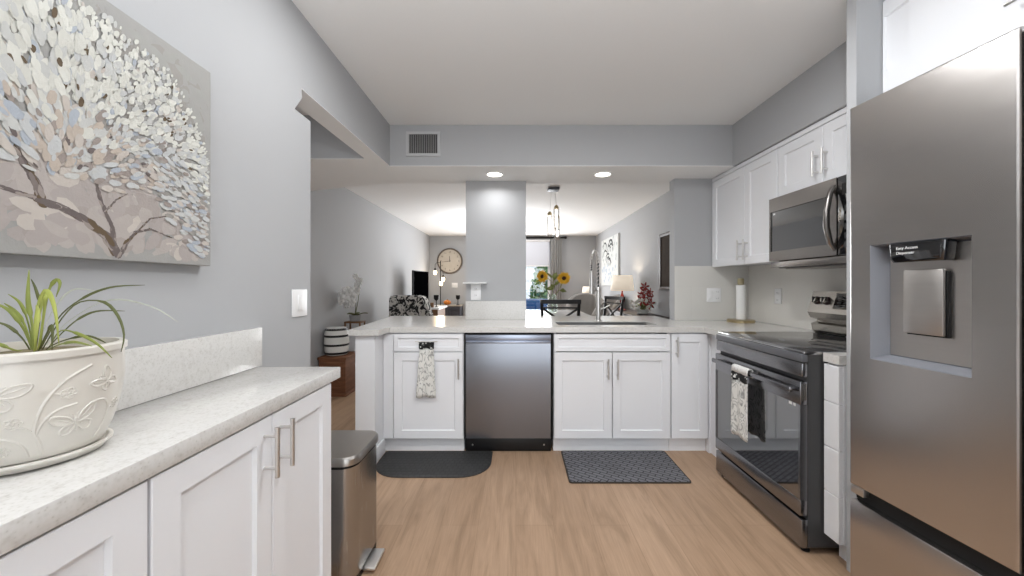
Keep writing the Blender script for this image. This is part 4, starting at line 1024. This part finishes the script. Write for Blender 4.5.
# lilies
LILY = mat('red_lily', (176, 72, 66), .6, c2=(140, 44, 44), vs=20); FILL = mat('white_blossom', (232, 230, 222), .7, var=.05)
t = thing('flower_arrangement', 'red lilies and small white blossoms in a bowl on the right console', 'flowers', (1.80, 5.22, .796))
MB().lathe([(.05, 0), (.07, .01), (.09, .07), (.084, .07), (.06, .015)], n=24).build('bowl', CER, t)
for k, (x, y, z, s) in enumerate(((.0, -.05, .30, .095), (.06, -.02, .24, .09), (-.03, -.06, .19, .09), (.07, -.06, .15, .085), (.02, 0, .38, .075), (.10, .03, .30, .07), (-.05, -.03, .26, .065))):
    MB().tube([(0, 0, .05), (x * .5, y * .5, z * .6), (x, y + .01, z)], .004, 6).build('stem', GLEAF, t)
    m = MB(Matrix.Translation((x, y, z)) @ Matrix.Rotation(random.uniform(-.6, .6), 4, 'Z') @ Matrix.Rotation(random.uniform(-.5, .4), 4, 'X'))
    for j in range(6):
        q = j * PI / 3 + .2
        m.f([m.v((math.cos(q + d) * r * s, -.05 * (1 - r) - .03 * r * r, math.sin(q + d) * r * s)) for d, r in ((0, .05), (-.38, .5), (-.15, .85), (0, 1.05), (.15, .85), (.38, .5))])
    m.build('lily', LILY, t, solid=.002)
for k in range(26):
    a = random.uniform(0, 2 * PI); r = random.uniform(.05, .2); x, y, z = math.cos(a) * r, math.sin(a) * r * .8 - .03, .06 + random.random() * .16
    MB().tube([(0, 0, .05), (x * .6, y * .6, z * .75), (x, y, z)], .002, 5).build('stem', GLEAF, t)
    m = MB(Matrix.Translation((x, y - .01, z)))
    for j in range(5):
        q = j * 2 * PI / 5; m.ball((math.cos(q) * .014, -.004, math.sin(q) * .014), .011, .006, .011, 8, 6)
    m.ball((0, -.008, 0), .006, n=6, m=5); m.build('blossom', FILL, t)
for k in range(16):
    a = random.uniform(0, 2 * PI); L = random.uniform(.12, .2); c, s = math.cos(a), math.sin(a)
    m = MB(); m.f([m.v((c * u * L - s * v * .018, s * u * L + c * v * .018, .06 + u * L * .5)) for u, v in ((.1, 0), (.4, 1), (.7, .8), (1, 0), (.7, -.8), (.4, -1))]); m.build('leaf', GLEAF if k % 2 else LEAFD, t, solid=.002)
# pictures on right living wall
t = thing('canvas_painting', 'tall abstract canvas with black strokes on the right living room wall', 'painting', (XR, 7.75, 1.2))
m = MB(); m.box(-.035, -.001, -.69, .69, 0, 1.01, .002)
def stroke(m, pts, w, mi, lift):
    m.mi = mi
    P = [Vector((-.035 - lift, y, z)) for y, z in pts]; rows = []
    for i, p in enumerate(P):
        tg = (P[min(i + 1, len(P) - 1)] - P[max(i - 1, 0)]).normalized(); sd = Vector((0, -tg.z, tg.y)); ww = w * (.5 + math.sin(PI * (i + .5) / len(P)))
        rows.append([p - sd * ww, p + sd * ww])
    m.sheet(rows); m.mi = 0
for i in range(120):
    y, z = random.uniform(-.6, .6), random.uniform(.05, .95); low = z < .4
    stroke(m, [(y, z), (y + random.uniform(-.07, .07), z + .03), (y + random.uniform(-.07, .07), z + .05)], .02, random.choice([1, 4, 1] if low else [3, 4, 3]), .0005 + i * 1e-6)
for i in range(9):
    y, z = random.uniform(-.5, .5), random.uniform(.4, .85); stroke(m, [(y + math.cos(q) * random.uniform(.1, .22), z + math.sin(q) * .14) for q in [random.uniform(0, .3) + k * .45 for k in range(8)]], .012, 2, .0012 + i * 1e-5)
m.build('canvas', [mat('abstract_white', (206, 208, 206), .7), mat('abstract_blue', (170, 182, 196), .7), mat('abstract_black', (48, 50, 52), .7), mat('abstract_grey', (176, 180, 178), .7), mat('abstract_ivory', (218, 218, 212), .7)], t, smooth=False)
t = thing('framed_picture', 'dark framed picture on the right living room wall beside the stub wall', 'picture', (XR, 4.68, 1.14))
m = MB(); m.box(-.03, -.001, -.38, .38, 0, .045, .003); m.box(-.03, -.001, -.38, .38, .72, .765, .003); m.box(-.03, -.001, -.38, -.335, .045, .72); m.box(-.03, -.001, .335, .38, .045, .72); m.build('frame', DW, t)
B(-.018, -.001, -.335, .335, .045, .72).build('picture', mat('umber_landscape', (84, 74, 66), .85, c2=(52, 45, 40), vs=4, spec=.1), t)

# ------------------------------------------------------------------ living room door dressing
t = thing('curtain_rod', 'black curtain rod above the glass door on the living room end wall', 'curtain rod', (.3, 9.1, 2.385))
MB().tube([(-1.15, 0, 0), (.93, 0, 0)], .022, 12).build('rod', BLKMET, t)
for x in (-1.15, .93): MB().ball((x, 0, 0), .035, n=12, m=8).build('finial', BLKMET, t)
for x in (-.95, .75): B(x - .01, x + .01, 0, .10, -.012, .012).build('bracket', BLKMET, t)
def curtain(x0, x1, label):
    m = MB(); n = 70; rows = []
    for j in range(13):
        z = .02 + 2.33 * j / 12; rows.append([(x0 + (x1 - x0) * i / n, 9.10 + .035 * math.sin(i / n * 2 * PI * 6) * (1 - .15 * j / 12), z) for i in range(n + 1)])
    o = m.sheet(rows).build('curtain', CURT, None, solid=.004); tag(o, label, 'curtain')
curtain(.86, 1.14, 'grey gathered curtain at the right side of the glass door')
curtain(-1.0, -.74, 'grey gathered curtain at the left side of the glass door, hidden past the column')
t = thing('roller_shade', 'pale roller shade half lowered over the glass door', 'window shade', (.055, 9.16, 2.32))
MB().tube([(-.78, 0, 0), (.80, 0, 0)], .03, 14).build('roller', PLASTW, t)
B(-.77, .78, -.004, -.002, -.62, -.02).build('cloth', mat('shade_cloth', (214, 216, 224), .9, var=.02), t); B(-.77, .78, -.010, .004, -.65, -.62, bev=.003).build('hem_bar', PLASTW, t)
# outside the door
struct(B(-6, 6, 9.4, 20, -.12, -.02).build('ground', mat('patio_stone', (178, 172, 162), .8, var=.1)))
def hedge(loc, sx, sz, label, cols):
    t = thing('hedge', label, 'hedge', loc); m = MB(); rnd = random.Random(int(loc[0] * 100))
    for k in range(2600):
        q = rnd.uniform(0, 2 * PI); ph = math.acos(rnd.uniform(-.2, 1)); r = rnd.uniform(.7, 1.05)
        c = Vector((math.cos(q) * math.sin(ph) * sx * r, math.sin(q) * math.sin(ph) * .5 * r, max(.05, math.cos(ph) * sz * r + .2)))
        u = Vector((rnd.uniform(-1, 1), rnd.uniform(-1, 1), rnd.uniform(-1, 1))).normalized() * .10; w_ = u.cross(Vector((rnd.uniform(-1, 1), 1, rnd.uniform(-1, 1)))).normalized() * .05
        m.mi = rnd.randrange(len(cols)); m.f([m.v(c - u), m.v(c + w_), m.v(c + u), m.v(c - w_)])
    m.build('foliage', cols, t, smooth=False); MB().tube([(0, 0, 0), (0, 0, sz * .6)], [.06, .03], 8).build('stem', WOODK, t)
HG = [mat('hedge_green', (84, 140, 66), .7, var=.2), mat('hedge_teal', (70, 150, 132), .7, var=.2), mat('hedge_light', (140, 184, 112), .7, var=.2)]
hedge((-.6, 13.2, -.02), .9, 2.0, 'green leafy hedge seen through the glass door, left side', HG)
hedge((1.3, 13.4, -.02), .8, 2.2, 'green leafy hedge seen through the glass door, right side', HG)
t = thing('outdoor_sofa', 'blue-cushioned outdoor sofa beyond the glass door', 'sofa', (.5, 11.2, -.02))
BLUE = mat('blue_cushion', (66, 118, 172), .85, var=.1)
B(-.8, .8, -.35, .35, .22, .36, bev=.01).build('frame', BLKMET, t); MB().box(-.78, .78, -.33, .30, .36, .50, .03, 3).build('seat_cushion', BLUE, t); MB().box(-.78, .78, .20, .36, .48, .80, .04, 3).build('back_cushion', BLUE, t)
for x in (-.74, .74):
    for y in (-.3, .3): B(x - .03, x + .03, y - .03, y + .03, 0, .22).build('leg', BLKMET, t)

# repeats share a group
GROUPS = {'recessed_light': 'recessed ceiling lights', 'dining_chair': 'cross-back dining chairs', 'base_cabinet': 'white base cabinets', 'upper_cabinet': 'white upper cabinets',
          'power_outlet': 'white power outlets', 'sunflower': 'sunflowers in the vase', 'candle_holder': 'black candle holders', 'tub_chair': 'grey tub chairs', 'dish_towel': 'printed dish towels',
          'table_lamp': 'lit table lamps', 'hedge': 'hedges outside the glass door', 'curtain': 'grey curtains', 'light_switch': 'white light switches', 'floor_mat': 'kitchen floor mats'}
for o in list(COL.objects):
    g = GROUPS.get(o.name.split('.')[0])
    if g and o.parent is None and 'label' in o: o['group'] = g
